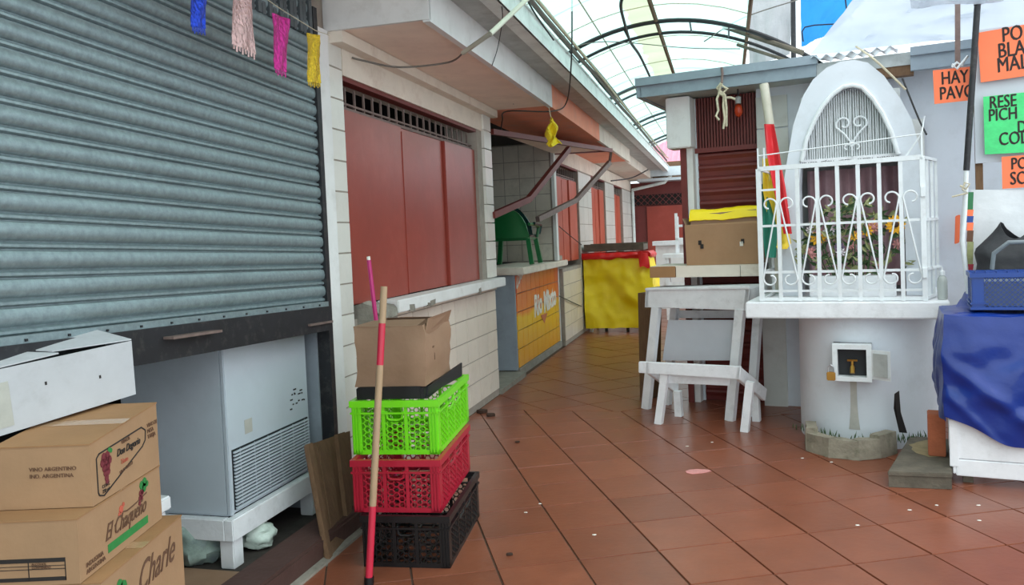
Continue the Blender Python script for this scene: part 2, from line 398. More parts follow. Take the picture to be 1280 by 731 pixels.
wall_tiles(wall_left, W, 6.90, 7.13, 1.1, 2.60, .23, TH, 'tile_white', .02, .03)
wall_tiles(wall_far, W, 10.36, 11.7, .06, .98, .4, TH, 'tile_lower')
for a, b, n in ((11.75, 12.92, 3), (14.5, 15.7, 3), (17.0, 18.65, 4)): wall_tiles(wall_far, W, a, b, .06, 2.4, (b-a)/n, .26, 'tile_white')
MB(W).box(3.915, 4.04, -.05, .004, 0, 2.63).build('jamb_strip', 'plaster_white', wall_left)
lint = MB(W); lint.box(4.205, 7.13, -.2, .004, 2.42, 2.64); lint.build('lintel', 'plaster_cream', wall_left)
MB(W).box(10.03, 18.65, -.2, .0, 2.42, 2.64).build('lintel', 'plaster_cream', wall_far)
MB(W).box(4.3, 7.13, -.25, .012, .985, 1.03).build('plinth_shadow_band', 'plaster_cream', wall_left)
# stall interiors behind the wall
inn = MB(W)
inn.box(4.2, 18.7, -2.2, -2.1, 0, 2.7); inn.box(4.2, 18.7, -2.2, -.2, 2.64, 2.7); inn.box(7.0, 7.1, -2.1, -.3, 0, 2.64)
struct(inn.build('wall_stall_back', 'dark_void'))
sidew = struct(MB(W).box(9.94, 10.02, -2.1, -.02, 1.145, 2.64).build('wall_stall_side', 'grout'))
MB(W).box(9.92, 10.04, -.02, .02, 1.145, 2.63).build('corner_strip', 'plaster_white', sidew)
def SW(a, b, z): return W(9.94-b, -a, z)
wall_tiles(sidew, SW, .04, 1.64, 1.15, 2.63, .2, .2, 'tile_inner', .004)
# sill
sill = MB(W); sill.box(4.62, 7.14, -.05, .1, 1.015, 1.095)
def rough(mb, a=.006, s=18):
    for i, v in enumerate(mb.v): mb.v[i] = v+Vector((nz(v, s), nz(v+Vector((5, 1, 2)), s), nz(v+Vector((9, 3, 7)), s)))*a
    return mb
so = struct(sill.build('trim_1', 'plaster_white', bev=.006), 'chipped white concrete sill under the red hatch panels', 'sill')
bs = MB()
def chip(t, s):
    a = t*2*math.pi
    return W(4.25+.36*s, .03+.105*math.cos(a)*(1-.35*s), 1.015+.095*math.sin(a)*(1-.3*s))
bs.grid(chip, 12, 8); rough(bs, .03, 14); bs.add([chip(i/12, 0) for i in range(12)], [tuple(range(12))]); bs.build('broken_end', 'concrete', so)
fr_ = MB(W)
for a in (4.8, 5.12, 5.17, 6.3):
    fr_.box(a, a+random.uniform(.04, .10), .07, .104, 1.012, 1.03+random.uniform(0, .03))
rough(fr_, .012, 20).build('chipped_edge', 'concrete', so)
# red hatch
def hatch(name, u0, u1, zb, zm, zt, leaves, mat, wf=-.03, bars=0.125, label=None):
    base = struct(MB(W).box(u0, u1, wf-.09, wf-.06, zb, zm).build(name, 'red_dark', org=W(u0, wf, zb)), label, 'hatch')
    ed = [u0]+leaves+[u1]
    for i in range(len(ed)-1):
        lf = MB(W).box(ed[i]+.007, ed[i+1]-.007, wf-.06, wf-(.024 if i % 2 else .002), zb+.005, zm).build('panel', mat, base, bev=.004)
    for a in ed[1:-1:2]: MB(W).box(a-.012, a+.004, wf-.03, wf+.003, zb+.01, zm-.03).build('seam_strip', mat, base, bev=.002)
    fr = MB(W); fr.box(u0, u1, wf-.05, wf+.02, zt-.02, zt+.008); fr.build('top_frame', 'red_dark', base)
    MB(W).box(u0, u1, wf-.045, wf-.02, zm, zm+.02).build('bottom_rail', 'rust_bar', base)
    MB(W).box(u0, u1, wf-.045, wf-.025, zm+.035, zm+.047).build('cross_rail', 'rust_bar', base)
    n = int((u1-u0)/bars); bm_ = MB(W).box(-.006, .006, -.006, .006, 0, zt-zm-.04)
    me = bm_.mesh('grille_bar', W(0, 0, 0)); me.materials.append(MAT['rust_bar'])
    for i in range(1, n):
        inst('grille_bar', me, base, Matrix.Translation(W(u0+(u1-u0)*i/n, wf-.03, zm)))
    return base
hatch('window_1', 4.21, 6.765, 1.095, 2.24, 2.415, [5.12, 5.98], 'red_paint', label='large red hatch panels with a barred vent above')
hatch('window_2', 10.04, 11.74, 1.095, 2.24, 2.415, [10.62, 11.15], 'red_orange', label='weathered red hatch panels beyond the open stall')
hatch('window_3', 12.93, 14.49, 1.095, 2.24, 2.415, [13.45, 13.95], 'red_orange', .0-.03, .3, label='narrow red hatch between two tiled pillars far down the alley')
hatch('window_4', 15.71, 16.99, 1.095, 2.24, 2.415, [16.3], 'red_orange', -.03, .3, label='farthest red hatch on the left wall')
# ------------------------------------------------------------------ roller shutter
SL = .0335
def SH(u, w, z): return W(u, w, z+(3.8-u)*SL)
d1_ = struct(MB(W).box(3.872, 3.915, -.06, .012, 0.03, 2.72).build('door_1', 'black_iron', org=W(3.84, 0, 0)), 'grey galvanised roller shutter pulled halfway down', 'shutter')
prof = [(0, .0), (.003, .008), (.012, .013), (.03, .016), (.046, .013), (.056, .004), (.058, -.004), (.063, -.006), (.066, .004), (.070, .009), (.078, .009), (.082, .003), (.084, -.004), (.0875, -.004)]
sm = MB()
ue = [.2, 3.88]
for k, u in enumerate(ue):
    for dz, dw in prof: sm.v.append(SH(u, dw*1.0-.012, .0875-dz))
n_ = len(prof); sm.f = [(i, i+1, n_+i+1, n_+i) for i in range(n_-1)]
me = sm.mesh('slat', W(0, 0, 0), smooth=True); me.materials.append(MAT['galv'])
z0 = 1.155
for i in range(19): inst('slat', me, d1_, Matrix.Translation(W(0, random.uniform(-.001, .001), z0+i*.0875)))
bt = MB(SH); bt.box(.2, 3.87, -.012, .018, 1.13, 1.158); bt.build('bottom_lip', 'galv', d1_)
bb = MB(SH); bb.box(.2, 3.87, -.025, .03, 1.005, 1.133)
bb.build('bottom_bar', 'black_iron', d1_)
rv = MB(SH)
for i in range(22): rv.box(.3+i*.165, .309+i*.165, .015, .023, 1.139, 1.147)
rv.build('rivets', 'black_iron', d1_)
bk = MB(SH); bk.box(2.55, 2.85, .028, .075, 1.085, 1.095); bk.box(3.62, 3.86, .028, .045, 1.045, 1.056); bk.build('pull_bracket', 'rust_bar', d1_)
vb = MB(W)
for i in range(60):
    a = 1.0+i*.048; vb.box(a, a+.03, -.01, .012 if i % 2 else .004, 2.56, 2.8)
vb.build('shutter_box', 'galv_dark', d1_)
# shop interior behind the raised shutter
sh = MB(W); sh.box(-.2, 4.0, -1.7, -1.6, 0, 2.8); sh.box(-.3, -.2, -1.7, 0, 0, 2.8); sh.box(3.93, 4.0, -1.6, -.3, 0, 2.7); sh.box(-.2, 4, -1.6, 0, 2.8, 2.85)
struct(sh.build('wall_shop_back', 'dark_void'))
MB(W).box(3.86, 3.925, -.5, -.06, .03, 2.6).build('side_jamb', 'grey_paint', d1_)
struct(MB(W).box(-.2, 3.93, -1.6, .05, 0, .03).build('floor_shop', 'floor_dark'))
struct(MB(W).box(-.2, 3.93, .05, .235, 0, .1).build('trim_2', 'kerb_red', bev=.012), 'dark red painted kerb below the roller shutter', 'kerb')
struct(rough(MB(W).box(-.2, 3.95, .235, .275, -.01, .012), .004).build('trim_3', 'concrete'), 'grey mortar strip along the kerb', 'mortar strip')
# ------------------------------------------------------------------ eave
ev = MB(W); ev.box(4.06, 7.17, 0, .6, 2.635, 2.83)
eave = struct(MB(W).box(4.06, 7.17, -.2, .56, 2.64, 2.83).build('trim_4', 'soffit_pink', org=W(4.06, 0, 2.6)), 'concrete eave slab above the stalls', 'eave')
MB(W).box(4.05, 7.17, .56, .6, 2.62, 2.83).build('fascia_board', 'plaster_white', eave)
MB(W).box(4.04, 4.062, -.02, .6, 2.63, 2.83).build('end_face', 'plaster_white', eave)
MB(W).box(7.17, 13.3, -.2, .56, 2.64, 2.83).build('salmon_soffit', 'salmon', eave)
MB(W).box(7.17, 10.0, .56, .6, 2.62, 2.83).build('salmon_fascia', 'salmon', eave)
MB(W).box(10.0, 13.3, .56, .6, 2.62, 2.83).build('pale_fascia', 'plaster_cream', eave)
MB(W).box(13.3, 18.7, -.2, .5, 2.66, 2.83).build('far_soffit', 'plaster_cream', eave)
MB(W).box(4.062, 7.17, -.02, .08, 2.57, 2.636).build('cove', 'plaster_cream', eave)
MB(W).box(1.5, 18.7, -.3, .8, 2.83, 2.86).build('upper_soffit', 'zinc_grey', eave)
MB(W).box(1.5, 4.05, .0, .62, 2.80, 2.828).build('near_soffit', 'soffit_pink', eave)
gut = MB(W); gut.box(1.5, 18.7, .79, .80, 2.79, 2.92); gut.box(1.5, 18.7, .80, .89, 2.79, 2.802); gut.box(1.5, 18.7, .88, .895, 2.79, 2.925); gut.box(1.5, 18.7, .875, .91, 2.915, 2.927)
struct(gut.build('trim_5', 'zinc_white'), 'long pale metal gutter along the left eave', 'gutter')
# ------------------------------------------------------------------ vault roof
def vz(w): return 3.26-.30*(w-1.6)**2
VL, VR = .74, 2.32
def V(u, t, vr=VR): w = VL+(vr-VL)*t; return W(u, w, vz(w))
ceil = struct(MB(W).box(-2.5, 18.6, .70, .745, 2.94, 3.03).build('ceiling', 'zinc_grey', org=W(4, .7, 2.9)), 'translucent arched plastic roof over the alley', 'roof')
u = -2.5; k = 0
while u < 14.6:
    mb = MB(); uu = u
    mb.grid(lambda a, t: V(uu+a*1.09, t)+Vector((0, 0, .006*(k % 2))), 1, 18); mb.build('roof_panel', 'roof_sheet', ceil, smooth=True); u += 1.06; k += 1
def rib(u, dz, r=.017): 
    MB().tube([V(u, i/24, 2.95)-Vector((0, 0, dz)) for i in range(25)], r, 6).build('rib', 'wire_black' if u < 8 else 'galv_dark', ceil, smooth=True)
for u0 in (1.6, 4.2, 6.95, 9.5, 12.0, 14.5): rib(u0, .03, .018); rib(u0+.42, .03, .014)
for u0 in (6.95,):
    for t in (.05, .35, .7, .9): MB().tube([V(u0, t)-Vector((0, 0, .03)), V(u0+.42, t)-Vector((0, 0, .03))], .008, 5).build('rib_tie', 'galv_dark', ceil)
for w_, r_ in ((1.57, .02), (1.1, .006), (2.31, .016)):
    MB().tube([W(a, w_, vz(w_)-.02) for a in (-2.5, 3, 8, 12, 15.2)], r_, 6).build('purlin', 'wood_old' if r_ > .01 else 'rope', ceil)
for i in range(13):
    MB().tube([V(1.2+i*1.06, t/8)-Vector((0, 0, .012)) for t in range(9)], .005, 4).build('seam', 'rope', ceil)
MB().grid(lambda a, t: W(2.5+10*a, 1.36+.19*t+.05*(1-t)*nz((a*60, 0, 0), 1), vz(1.36+.19*t)-.014), 80, 2).build('stained_strip', 'roof_stain', ceil, smooth=True)
# alley end
fw_ = MB(W); fw_.box(18.7, 18.9, -.5, 6, 0, 2.6)
wall_back = struct(fw_.build('wall_back', 'red_dark', org=W(18.8, 1, 0)))
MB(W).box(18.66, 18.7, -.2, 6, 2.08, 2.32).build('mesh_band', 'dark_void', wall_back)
MB(W).box(18.64, 18.7, .35, 6, .4, 2.05).build('red_board', 'red_paint', wall_back)
MB(W).box(18.75, 18.9, -.5, 6, 2.66, 3.06).build('upper_board', 'wood_old', wall_back)
dm = MB()
for i in range(40): 
    a = -.1+i*.14; dm.tube([W(18.655, a, 2.08), W(18.655, a+.24, 2.32)], .008, 4); dm.tube([W(18.655, a+.24, 2.08), W(18.655, a, 2.32)], .008, 4)
dm.build('mesh_wire', 'red_dark', wall_back)
g2 = MB(W); g2.box(18.2, 18.7, .2, 6, 2.60, 2.66); g2.box(18.15, 18.3, .5, 6, 2.70, 2.90); struct(g2.build('trim_6', 'tin_light'), 'pale metal gutter across the end of the alley', 'gutter')
pk = MB()
def pr_(a, t):
    w = .3+5*a; return W(18.9+1.8*t, w, 3.05+.75*t+.02*math.sin(w*2*math.pi/.13))
pk.grid(pr_, 240, 2)
struct(pk.build('trim_7', 'tin_pink'), 'pink corrugated tin roof beyond the end of the alley', 'roof')
dp_ = MB(); dp_.tube([W(18.2, .95, 2.70), W(18.3, .8, 2.56), W(18.5, .05, 2.44), W(18.55, 0.05, 2.38), W(18.55, .05, 0)], .035, 8)
struct(dp_.build('trim_8', 'zinc_white', smooth=True), 'white downpipe at the far end of the left wall', 'downpipe')
# ------------------------------------------------------------------ right building
wr = MB(R)
wr.box(-.80, 3.2, -1.0, -.74, 0, 2.68); wr.box(-1.42, -1.30, -1.0, -.80, 0, 2.56); wr.box(-1.38, -.8, -1.1, -.95, 0, 2.56); wr.box(-1.42, -1.34, -5, -.80, 0, 2.56)
wall_right = struct(wr.build('wall_right', 'white_wall', org=R(0, -.8, 0)))
MB(R).box(-1.51, -1.31, -.80, -.6, 2.14, 2.56).build('pillar_cap', 'plaster_white', wall_right, bev=.008)
MB(R).box(-1.37, -1.32, -.80, -.70, 0, 2.14).build('white_jamb', 'plaster_white', wall_right)
MB(R).box(-1.42, -1.372, -.80, -.68, 0, 2.14).build('red_post', 'red_dark', wall_right)
MB(R).box(-.80, -.62, -.745, -.70, 0, .86).build('low_pilaster', 'wall_block', wall_right)
MB(R).box(-.80, -.56, -.745, -.725, 2.25, 2.5).build('upper_block', 'wall_block', wall_right)
MB(R).box(-.80, -.56, -.745, -.722, .9, 2.24).build('upper_block', 'wall_block', wall_right)
d2_ = struct(MB(R).box(-1.33, -.79, -.84, -.83, 0, 2.1).build('door_2', 'red_dark', org=R(-1.06, -.83, 0)), 'closed dark red metal shutter behind the shrine', 'shutter')
sb = MB(R); sb.box(-1.32, -.79, -.83, -.815, 0, .095)
sb.v = []; sb.f = []
pf = [(0, 0), (.012, .018), (.03, .022), (.06, .006), (.095, 0)]
for rr in (-1.32, -.79):
    for dz, dw in pf: sb.v.append(R(rr, -.825+dw, .1-dz))
sb.f = [(i, i+1, 5+i+1, 5+i) for i in range(4)]
me = sb.mesh('slat', R(0, 0, 0)); me.materials.append(MAT['red_dark'])
for i in range(21): inst('slat', me, d2_, Matrix.Translation(R(0, 0, i*.1)))
MB(R).box(-1.33, -.79, -.82, -.78, 2.1, 2.14).build('head_rail', 'red_dark', d2_)
tp = MB(R)
for i in range(22): tp.box(-1.33+i*.0245, -1.33+i*.0245+.013, -.83, -.80, 2.14, 2.56)
tp.box(-1.33, -.79, -.86, -.83, 2.1, 2.56); tp.build('ribbed_panel', 'red_dark', d2_)
# fascia of the right building
def RQ(x, y, q): return rqz(PR(x, y, q))
roof_r = struct(MB(R).box(-1.66, 3.2, -1.6, -.45, 2.57, 2.66).build('trim_9', 'zinc_grey', org=R(0, -.5, 2.5)), 'grey metal roof edge above the shrine', 'roof edge')
MB(R).box(-1.67, -.31, -.46, -.42, 2.56, 2.65).build('fascia_lower', 'fascia_grey', roof_r)
MB(R).box(-1.70, -.30, -.46, -.39, 2.65, 2.715).build('fascia_upper', 'fascia_grey', roof_r)
MB(R).box(-1.70, -1.66, -1.7, -.42, 2.56, 2.715).build('fascia_return', 'fascia_grey', roof_r)
MB(R).box(.32, 1.1, -.46, -.41, 2.52, 2.62).build('fascia_lower', 'fascia_grey', roof_r)
MB(R).box(.32, 1.1, -.46, -.38, 2.62, 2.68).build('fascia_upper', 'fascia_grey', roof_r)
MB(R).box(-.30, .34, -.55, -.46, 2.50, 2.63).build('wood_purlin', 'wood_old', roof_r)
ts = MB()
def tr_(a, t):
    r = -.34+.58*a; return R(r, -.36-1.0*t, 2.69+.16*t+.014*math.sin(r*2*math.pi/.085))
ts.grid(tr_, 64, 2); ts.build('tin_sheet', 'tin_light', roof_r, solid=.004)
tb = MB(); tb.grid(lambda a, t: R(-1.68+1.34*a, -.46-1.1*t, 2.72+.10*t), 2, 2); tb.build('tin_sheet', 'tin_light', roof_r, solid=.006)
# ================================================================== OBJECTS, left side
class LF:                                   # local frame: origin + rotation about z
    def __init__(s, o, ang=0, tilt=None): 
        s.o = Vector(o); s.m = Matrix.Rotation(ang, 3, 'Z')
        if tilt is not None: s.m = s.m @ tilt
    def __call__(s, x, y, z): return s.o+s.m @ Vector((x, y, z))
    def d(s, x, y, z): return s.m @ Vector((x, y, z))
# freezer on its stand
st = thing('freezer_stand', 'white painted wooden stand under the grey freezer', 'stand', W(3.4, -.35, .03))
MB(W).box(3.03, 3.84, -.10, -.055, .165, .262).build('long_rail', 'white_wood', st, bev=.004)
MB(W).box(3.03, 3.84, -.66, -.62, .165, .262).build('long_rail', 'white_wood', st, bev=.004)
MB(W).box(3.03, 3.075, -.62, -.10, .165, .262).build('end_rail', 'white_wood', st, bev=.004)
MB(W).box(3.8, 3.84, -.62, -.10, .165, .262).build('end_rail', 'white_wood', st, bev=.004)
for a, b in ((3.055, -.145), (3.055, -.66), (3.75, -.145), (3.75, -.66)): MB(W).box(a, a+.075, b, b+.07, .031, .2).build('leg', 'white_wood', st, bev=.004)
fz = thing('chest_freezer', 'pale grey freezer with a slatted vent, half hidden by the shutter', 'freezer', W(3.4, -.35, .264))
MB(W).box(3.06, 3.80, -.64, -.09, .264, 1.30).build('body', 'freezer', fz, bev=.012)
MB(W).box(3.06, 3.085, -.1, -.078, .27, 1.29).build('corner_trim', 'freezer', fz, bev=.004)
MB(W).box(3.10, 3.77, -.092, -.086, .285, .555).build('vent_recess', 'freezer_dark', fz)
me = MB(W).box(0, .665, -.004, .004, -.004, .004).mesh('vent_slat', W(0, 0, 0)); me.materials.append(MAT['freezer'])
for i in range(17): inst('vent_slat', me, fz, Matrix.Translation(W(3.103, -.08, .292+i*.0157)))
me = MB(W).box(-.003, .003, -.003, .003, 0, .26).mesh('vent_rod', W(0, 0, 0)); me.materials.append(MAT['chrome'])
for i in range(6): inst('vent_rod', me, fz, Matrix.Translation(W(3.16+i*.115, -.087, .29)))
b_ = MB(W); b_.box(3.21, 3.27, -.0905, -.0885, .60, .665); b_.build('worn_sticker', 'stain', fz)
b_ = MB(W)
for i in range(14):
    a = 3.60+random.uniform(0, .15); z = .62+random.uniform(0, .10); b_.box(a, a+random.uniform(.008, .03), -.0905, -.0885, z, z+.007)
b_.build('worn_label', 'ink_black', fz)
# bags and litter under the stand
def blob(name, c, s3, mat, seed, label, cat, n=20, amp=.28, group=None):
    mb = MB(); c = Vector(c)
    def f(a, t):
        th, ph = a*2*math.pi, t*math.pi
        d = Vector((math.sin(ph)*math.cos(th), math.sin(ph)*math.sin(th), math.cos(ph)))
        k = 1+amp*noise.noise(d*1.9+Vector((seed, 0, 0)))+amp*.5*noise.noise(d*5+Vector((0, seed, 0)))
        p = Vector((d.x*s3[0], d.y*s3[1], max(-.85, d.z)*s3[2]))*k
        return c+Vector((p.x, p.y, max(p.z, -s3[2]*.9)))
    mb.grid(f, n, n)
    o = mb.build(name, mat, smooth=True); 
    zmin = min((o.location+v.co).z for v in o.data.vertices); tag(o, label, cat, group); return o
def rest_on(o, z):
    zm = min(v.co.z for v in o.data.vertices)+o.location.z; o.location.z += z-zm; return o
p = PW(247, 700, -.3); rest_on(blob('plastic_bag', (p.x, p.y, .13), (.12, .09, .108), 'bag', 3, 'crumpled translucent plastic bag under the freezer stand', 'bag'), .032)
knot = MB(); 
p = PW(322, 690, -.12); rest_on(blob('plastic_bag', (p.x, p.y, .09), (.085, .07, .07), 'bag_white', 11, 'small white and green bag beside the stand leg', 'bag'), .031)
lt = MB(W).box(2.79, 3.02, -.5, -.02, .032, .040); rough(lt, .004, 9); tag(lt.build('flattened_cardboard', 'card_dull'), 'flattened scraps of cardboard lying under the freezer stand', 'cardboard')
# small white box beside the stand
wb = thing('foam_box', 'small white foam box wedged between wine boxes and freezer', 'box', W(2.53, -.23, .032))
MB(W).box(2.44, 2.62, -.40, -.06, .032, .45).build('body', 'white_wood', wb, bev=.006); MB(W).box(2.425, 2.635, -.415, -.045, .452, .505).build('lid', 'white_wood', wb, bev=.006)
# ------------------------------------------------------------------ cardboard boxes by the shutter
def carton(name, fr, sx, sy, sz, label, mat='card', side='card_side', group=None, zb=0):
    """box with its corner at the frame's origin: x 0..sx, y 0..sy (depth), z 0..sz"""
    t = thing(name, label, 'box', fr(sx/2, sy/2, 0), group)
    mb = MB(fr); 
    mb.add([fr(*p) for p in ((0,0,0),(sx,0,0),(sx,sy,0),(0,sy,0),(0,0,sz),(sx,0,sz),(sx,sy,sz+zb),(0,sy,sz+zb))], [(0,1,2,3),(0,1,5,4),(1,2,6,5),(2,3,7,6),(3,0,4,7)])
    mb.build('body', mat, t, bev=0)
    e = .002
    for y0, y1 in ((-e, sy/2-.002), (sy/2+.002, sy+e)): MB().slab([fr(-e, y0, sz+zb*y0/sy), fr(sx+e, y0, sz+zb*y0/sy), fr(sx+e, y1, sz+zb*y1/sy), fr(-e, y1, sz+zb*y1/sy)], fr.d(0, 0, .004)).build('flap', side, t)
    y0, y1 = sy/2-.025, sy/2+.025; MB().slab([fr(-e*2, y0, sz+.0045+zb*y0/sy), fr(sx+e*2, y0, sz+.0045+zb*y0/sy), fr(sx+e*2, y1, sz+.0045+zb*y1/sy), fr(-e*2, y1, sz+.0045+zb*y1/sy)], fr.d(0, 0, .001)).build('tape_strip', 'tape', t)
    return t
BX = -1.184
f4 = LF((-1.46, 2.11, 0)); c4 = carton('wine_box', f4, .325, .52, .575, 'lowest cardboard wine box lettered Charle in script', group='wine boxes stacked by the shutter')
f3 = LF((-1.455, 2.10, .581)); c3 = carton('wine_box', f3, .271, .50, .172, 'cardboard wine box with grape vine and a green stripe', group='wine boxes stacked by the shutter')
f2 = LF((-1.455, 2.19, .759), -.01); c2 = carton('wine_box', f2, .27, .41, .172, 'cardboard wine box with dark red grapes in a rounded frame', group='wine boxes stacked by the shutter', zb=.03)
def on_side(fr, sx, y, z): return fr(sx+.0015, y, z)
def side_text(n, body, size, mat, t, fr, sx, y, z, shear=0, ang=0, bold=0, k=1):
    xd = fr.d(0, math.cos(ang), math.sin(ang)); yd = fr.d(0, -math.sin(ang), math.cos(ang)); text(n, body, size, mat, t, on_side(fr, sx, y, z), xd, yd, shear, bold=bold, sx=k)
def front_text(n, body, size, mat, t, fr, x, z, bold=0, k=1):
    text(n, body, size, mat, t, fr(x, -.0015, z), fr.d(1, 0, 0), fr.d(0, 0, 1), 0, bold=bold, sx=k)
def side_strip(n, mat, t, fr, sx, pts, wd):
    mb = MB()
    for a, b in zip(pts[:-1], pts[1:]):
        A, B = fr(sx+.001, *a), fr(sx+.001, *b); mb.bar(A, B, .0015, wd, fr.d(0, -(b[1]-a[1]), b[0]-a[0]).normalized())
    return mb.build(n, mat, t)
def disc(n, mat, t, fr, sx, pts):
    mb = MB()
    for y, z, r in pts:
        mb.slab([fr(sx+.0008, y+r*math.cos(a*math.pi/4), z+r*math.sin(a*math.pi/4)) for a in range(8)], fr.d(.0014, 0, 0))
    return mb.build(n, mat, t)
# Charle
side_text('lettering', 'Charle', .12, 'ink_brown', c4, f4, .325, .19, .455, .6, 0.02, 0, .78)
disc('grape_print', 'ink_green', c4, f4, .325, [(.10, .49, .018), (.115, .515, .02), (.095, .53, .016)]); side_strip('vine_print', 'ink_brown', c4, f4, .325, [(.02, .46), (.05, .50), (.09, .48), (.12, .45)], .006)
disc('red_print', 'ink_red', c4, f4, .325, [(.34, .40, .014), (.36, .39, .012)])
# El Chaqueno
side_text('lettering', 'El Chaqueño', .066, 'ink_brown', c3, f3, .271, .135, .060, .6, 0.02, 0, .74)
mb = MB(f3).box(.2705, .272, .15, .40, .022, .046); mb.build('stripe_print', 'ink_green', c3)
disc('leaf_print', 'ink_green', c3, f3, .271, [(.37, .15, .014), (.39, .155, .014), (.385, .138, .014), (.405, .145, .010)]); disc('grape_print', 'ink_wine', c3, f3, .271, [(.36, .128, .01), (.372, .128, .009), (.355, .114, .009), (.366, .112, .008), (.35, .10, .007)])
disc('sun_print', 'ink_red', c3, f3, .271, [(.235, .12, .012), (.225, .108, .008), (.25, .13, .007)])
side_strip('hill_print', 'ink_brown', c3, f3, .271, [(.195, .085), (.235, .112), (.27, .104), (.33, .108), (.40, .118)], .004)
side_text('lettering', 'INDUSTRIA\nARGENTINA', .018, 'ink_brown', c3, f3, .271, .03, .03, 0)
bk_ = MB(f3); bk_.box(.0, .235, -.0015, .0, .062, .073); bk_.box(.0, .235, -.0015, 0, .012, .022); bk_.box(0, .235, -.0015, 0, .043, .0445); bk_.box(0, .235, -.0015, 0, .052, .0532); bk_.box(.135, .137, -.0015, 0, .012, .062); bk_.box(.233, .235, -.0015, 0, .012, .062); bk_.build('table_print', 'ink_black', c3)
front_text('lettering', 'ALCOHOL', .0085, 'ink_brown', c3, f3, .145, .055); front_text('lettering', 'CONTENIDO', .0085, 'ink_brown', c3, f3, .145, .046)
# grapes box
pts = [(.035, .02), (.03, .03), (.03, .125), (.045, .135), (.30, .15), (.325, .135), (.32, .105), (.30, .09), (.06, .012), (.035, .02)]
side_strip('frame_print', 'ink_black', c2, f2, .27, pts, .004)
disc('grape_print', 'ink_wine', c2, f2, .27, [(.07+dx, .118-dz, .014-dz*.06) for dz, dx in ((0, 0), (0, .018), (.014, -.008), (.014, .012), (.014, .028), (.03, 0), (.03, .018), (.045, .004), (.045, .018), (.06, .008), (.072, .01))])
disc('leaf_print', 'ink_green', c2, f2, .27, [(.10, .132, .008), (.11, .128, .007)])
side_text('lettering', 'Don Degorio', .030, 'ink_black', c2, f2, .27, .14, .10, .4, .03, .0004, .88); side_text('lettering', 'VINOS', .018, 'ink_brown', c2, f2, .27, .17, .13, 0, .03)
side_text('lettering', 'Tinto', .02, 'ink_red', c2, f2, .27, .16, .072, .2, .03); side_text('lettering', 'VINO TINTO', .014, 'ink_brown', c2, f2, .27, .15, .045, .1, .12); side_text('lettering', 'CONT.\n750 ml', .014, 'ink_black', c2, f2, .27, .05, .034)
side_text('lettering', 'VINO DE\nMESA\nTARIJA', .018, 'ink_brown', c2, f2, .27, .335, .14)
front_text('lettering', 'VINO ARGENTINO', .0155, 'ink_brown', c2, f2, .10, .105); front_text('lettering', 'IND. ARGENTINA', .0155, 'ink_brown', c2, f2, .10, .086)
# white box on top, askew
A_ = PY(6, 545, 2.28); B_ = PY(170, 494, 2.66)
dirx = (B_-A_); Lw = dirx.length; dirx.normalize()
ang = math.atan2(dirx.y, dirx.x)
tl = Matrix.Rotation(-math.asin(dirx.z), 3, 'Y')
fwb = LF((A_.x, A_.y, A_.z+.004), ang, tl)
wbx = thing('white_carton', 'worn white cardboard box with open flaps on top of the wine boxes', 'box', fwb(Lw/2, .1, 0))
HW = .192; SY = .25
mb = MB(fwb); x0 = -.12
mb.add([fwb(*p) for p in ((x0,0,0),(Lw,0,0),(Lw,SY,0),(x0,SY,0),(x0,0,HW),(Lw+.01,0,HW-.012),(Lw+.01,SY,HW),(x0,SY,HW))], [(0,1,2,3),(0,1,5,4),(1,2,6,5),(2,3,7,6),(3,0,4,7)])
mb.build('body', 'card_white', wbx, solid=.004)
fl1 = MB(); fl1.slab([fwb(x0, 0, HW), fwb(.19, .0, HW+.001), fwb(-.01, SY*.85, HW+.05), fwb(x0, SY, HW+.06)], fwb.d(0, 0, .004)); fl1.build('flap', 'card_white', wbx)
fl2 = MB(); fl2.slab([fwb(.03, SY, HW+.055), fwb(.19, .03, HW+.006), fwb(Lw+.01, .0, HW-.010), fwb(Lw-.03, SY, HW+.05)], fwb.d(0, 0, .004)); fl2.build('flap', 'card_white', wbx)
MB().slab([fwb(x0, SY, HW-.01), fwb(Lw, SY, HW-.01), fwb(Lw-.03, SY, HW+.048), fwb(x0, SY, HW+.058)], fwb.d(0, .004, 0)).build('back_flap', 'card_white', wbx)
tpz = MB(fwb); tpz.box(x0, .03, -.0015, 0, .02, .15); tpz.build('tape_strip', 'stain', wbx)
sc_ = MB(fwb)
for x, z in ((.135, .11), (.31, .085)): sc_.box(x, x+.006, -.0015, 0, z, z+.010)
sc_.build('puncture', 'ink_black', wbx)
# ------------------------------------------------------------------ plastic crates
def hex_panel(mb, fn, x0, x1, z0, z1, s, bar, th):
    seen = set(); hgt = s*math.sqrt(3); cols = int((x1-x0)/(1.5*s))+3; rows = int((z1-z0)/hgt)+3
    for c in range(-1, cols):
        for r_ in range(-1, rows):
            cx = x0+c*1.5*s; cz = z0+r_*hgt+(hgt/2 if c % 2 else 0)
            pt = [(cx+s*math.cos(k*math.pi/3), cz+s*math.sin(k*math.pi/3)) for k in range(6)]
            for k in range(6):
                a, b = pt[k], pt[(k+1) % 6]; key = tuple(sorted((tuple(round(v, 4) for v in a), tuple(round(v, 4) for v in b))))
                if key in seen: continue
                seen.add(key)
                cl = lambda q: (min(max(q[0], x0), x1), min(max(q[1], z0), z1))
                a2, b2 = cl(a), cl(b)
                if math.dist(a2, b2) < s*.3: continue
                if (a2 != a) and (b2 != b): continue
                A, B = fn(*a2), fn(*b2); up = (fn(a2[0]+(b2[1]-a2[1]), a2[1]-(b2[0]-a2[0]))-A)
                mb.bar(A, B, th, bar, up.normalized())
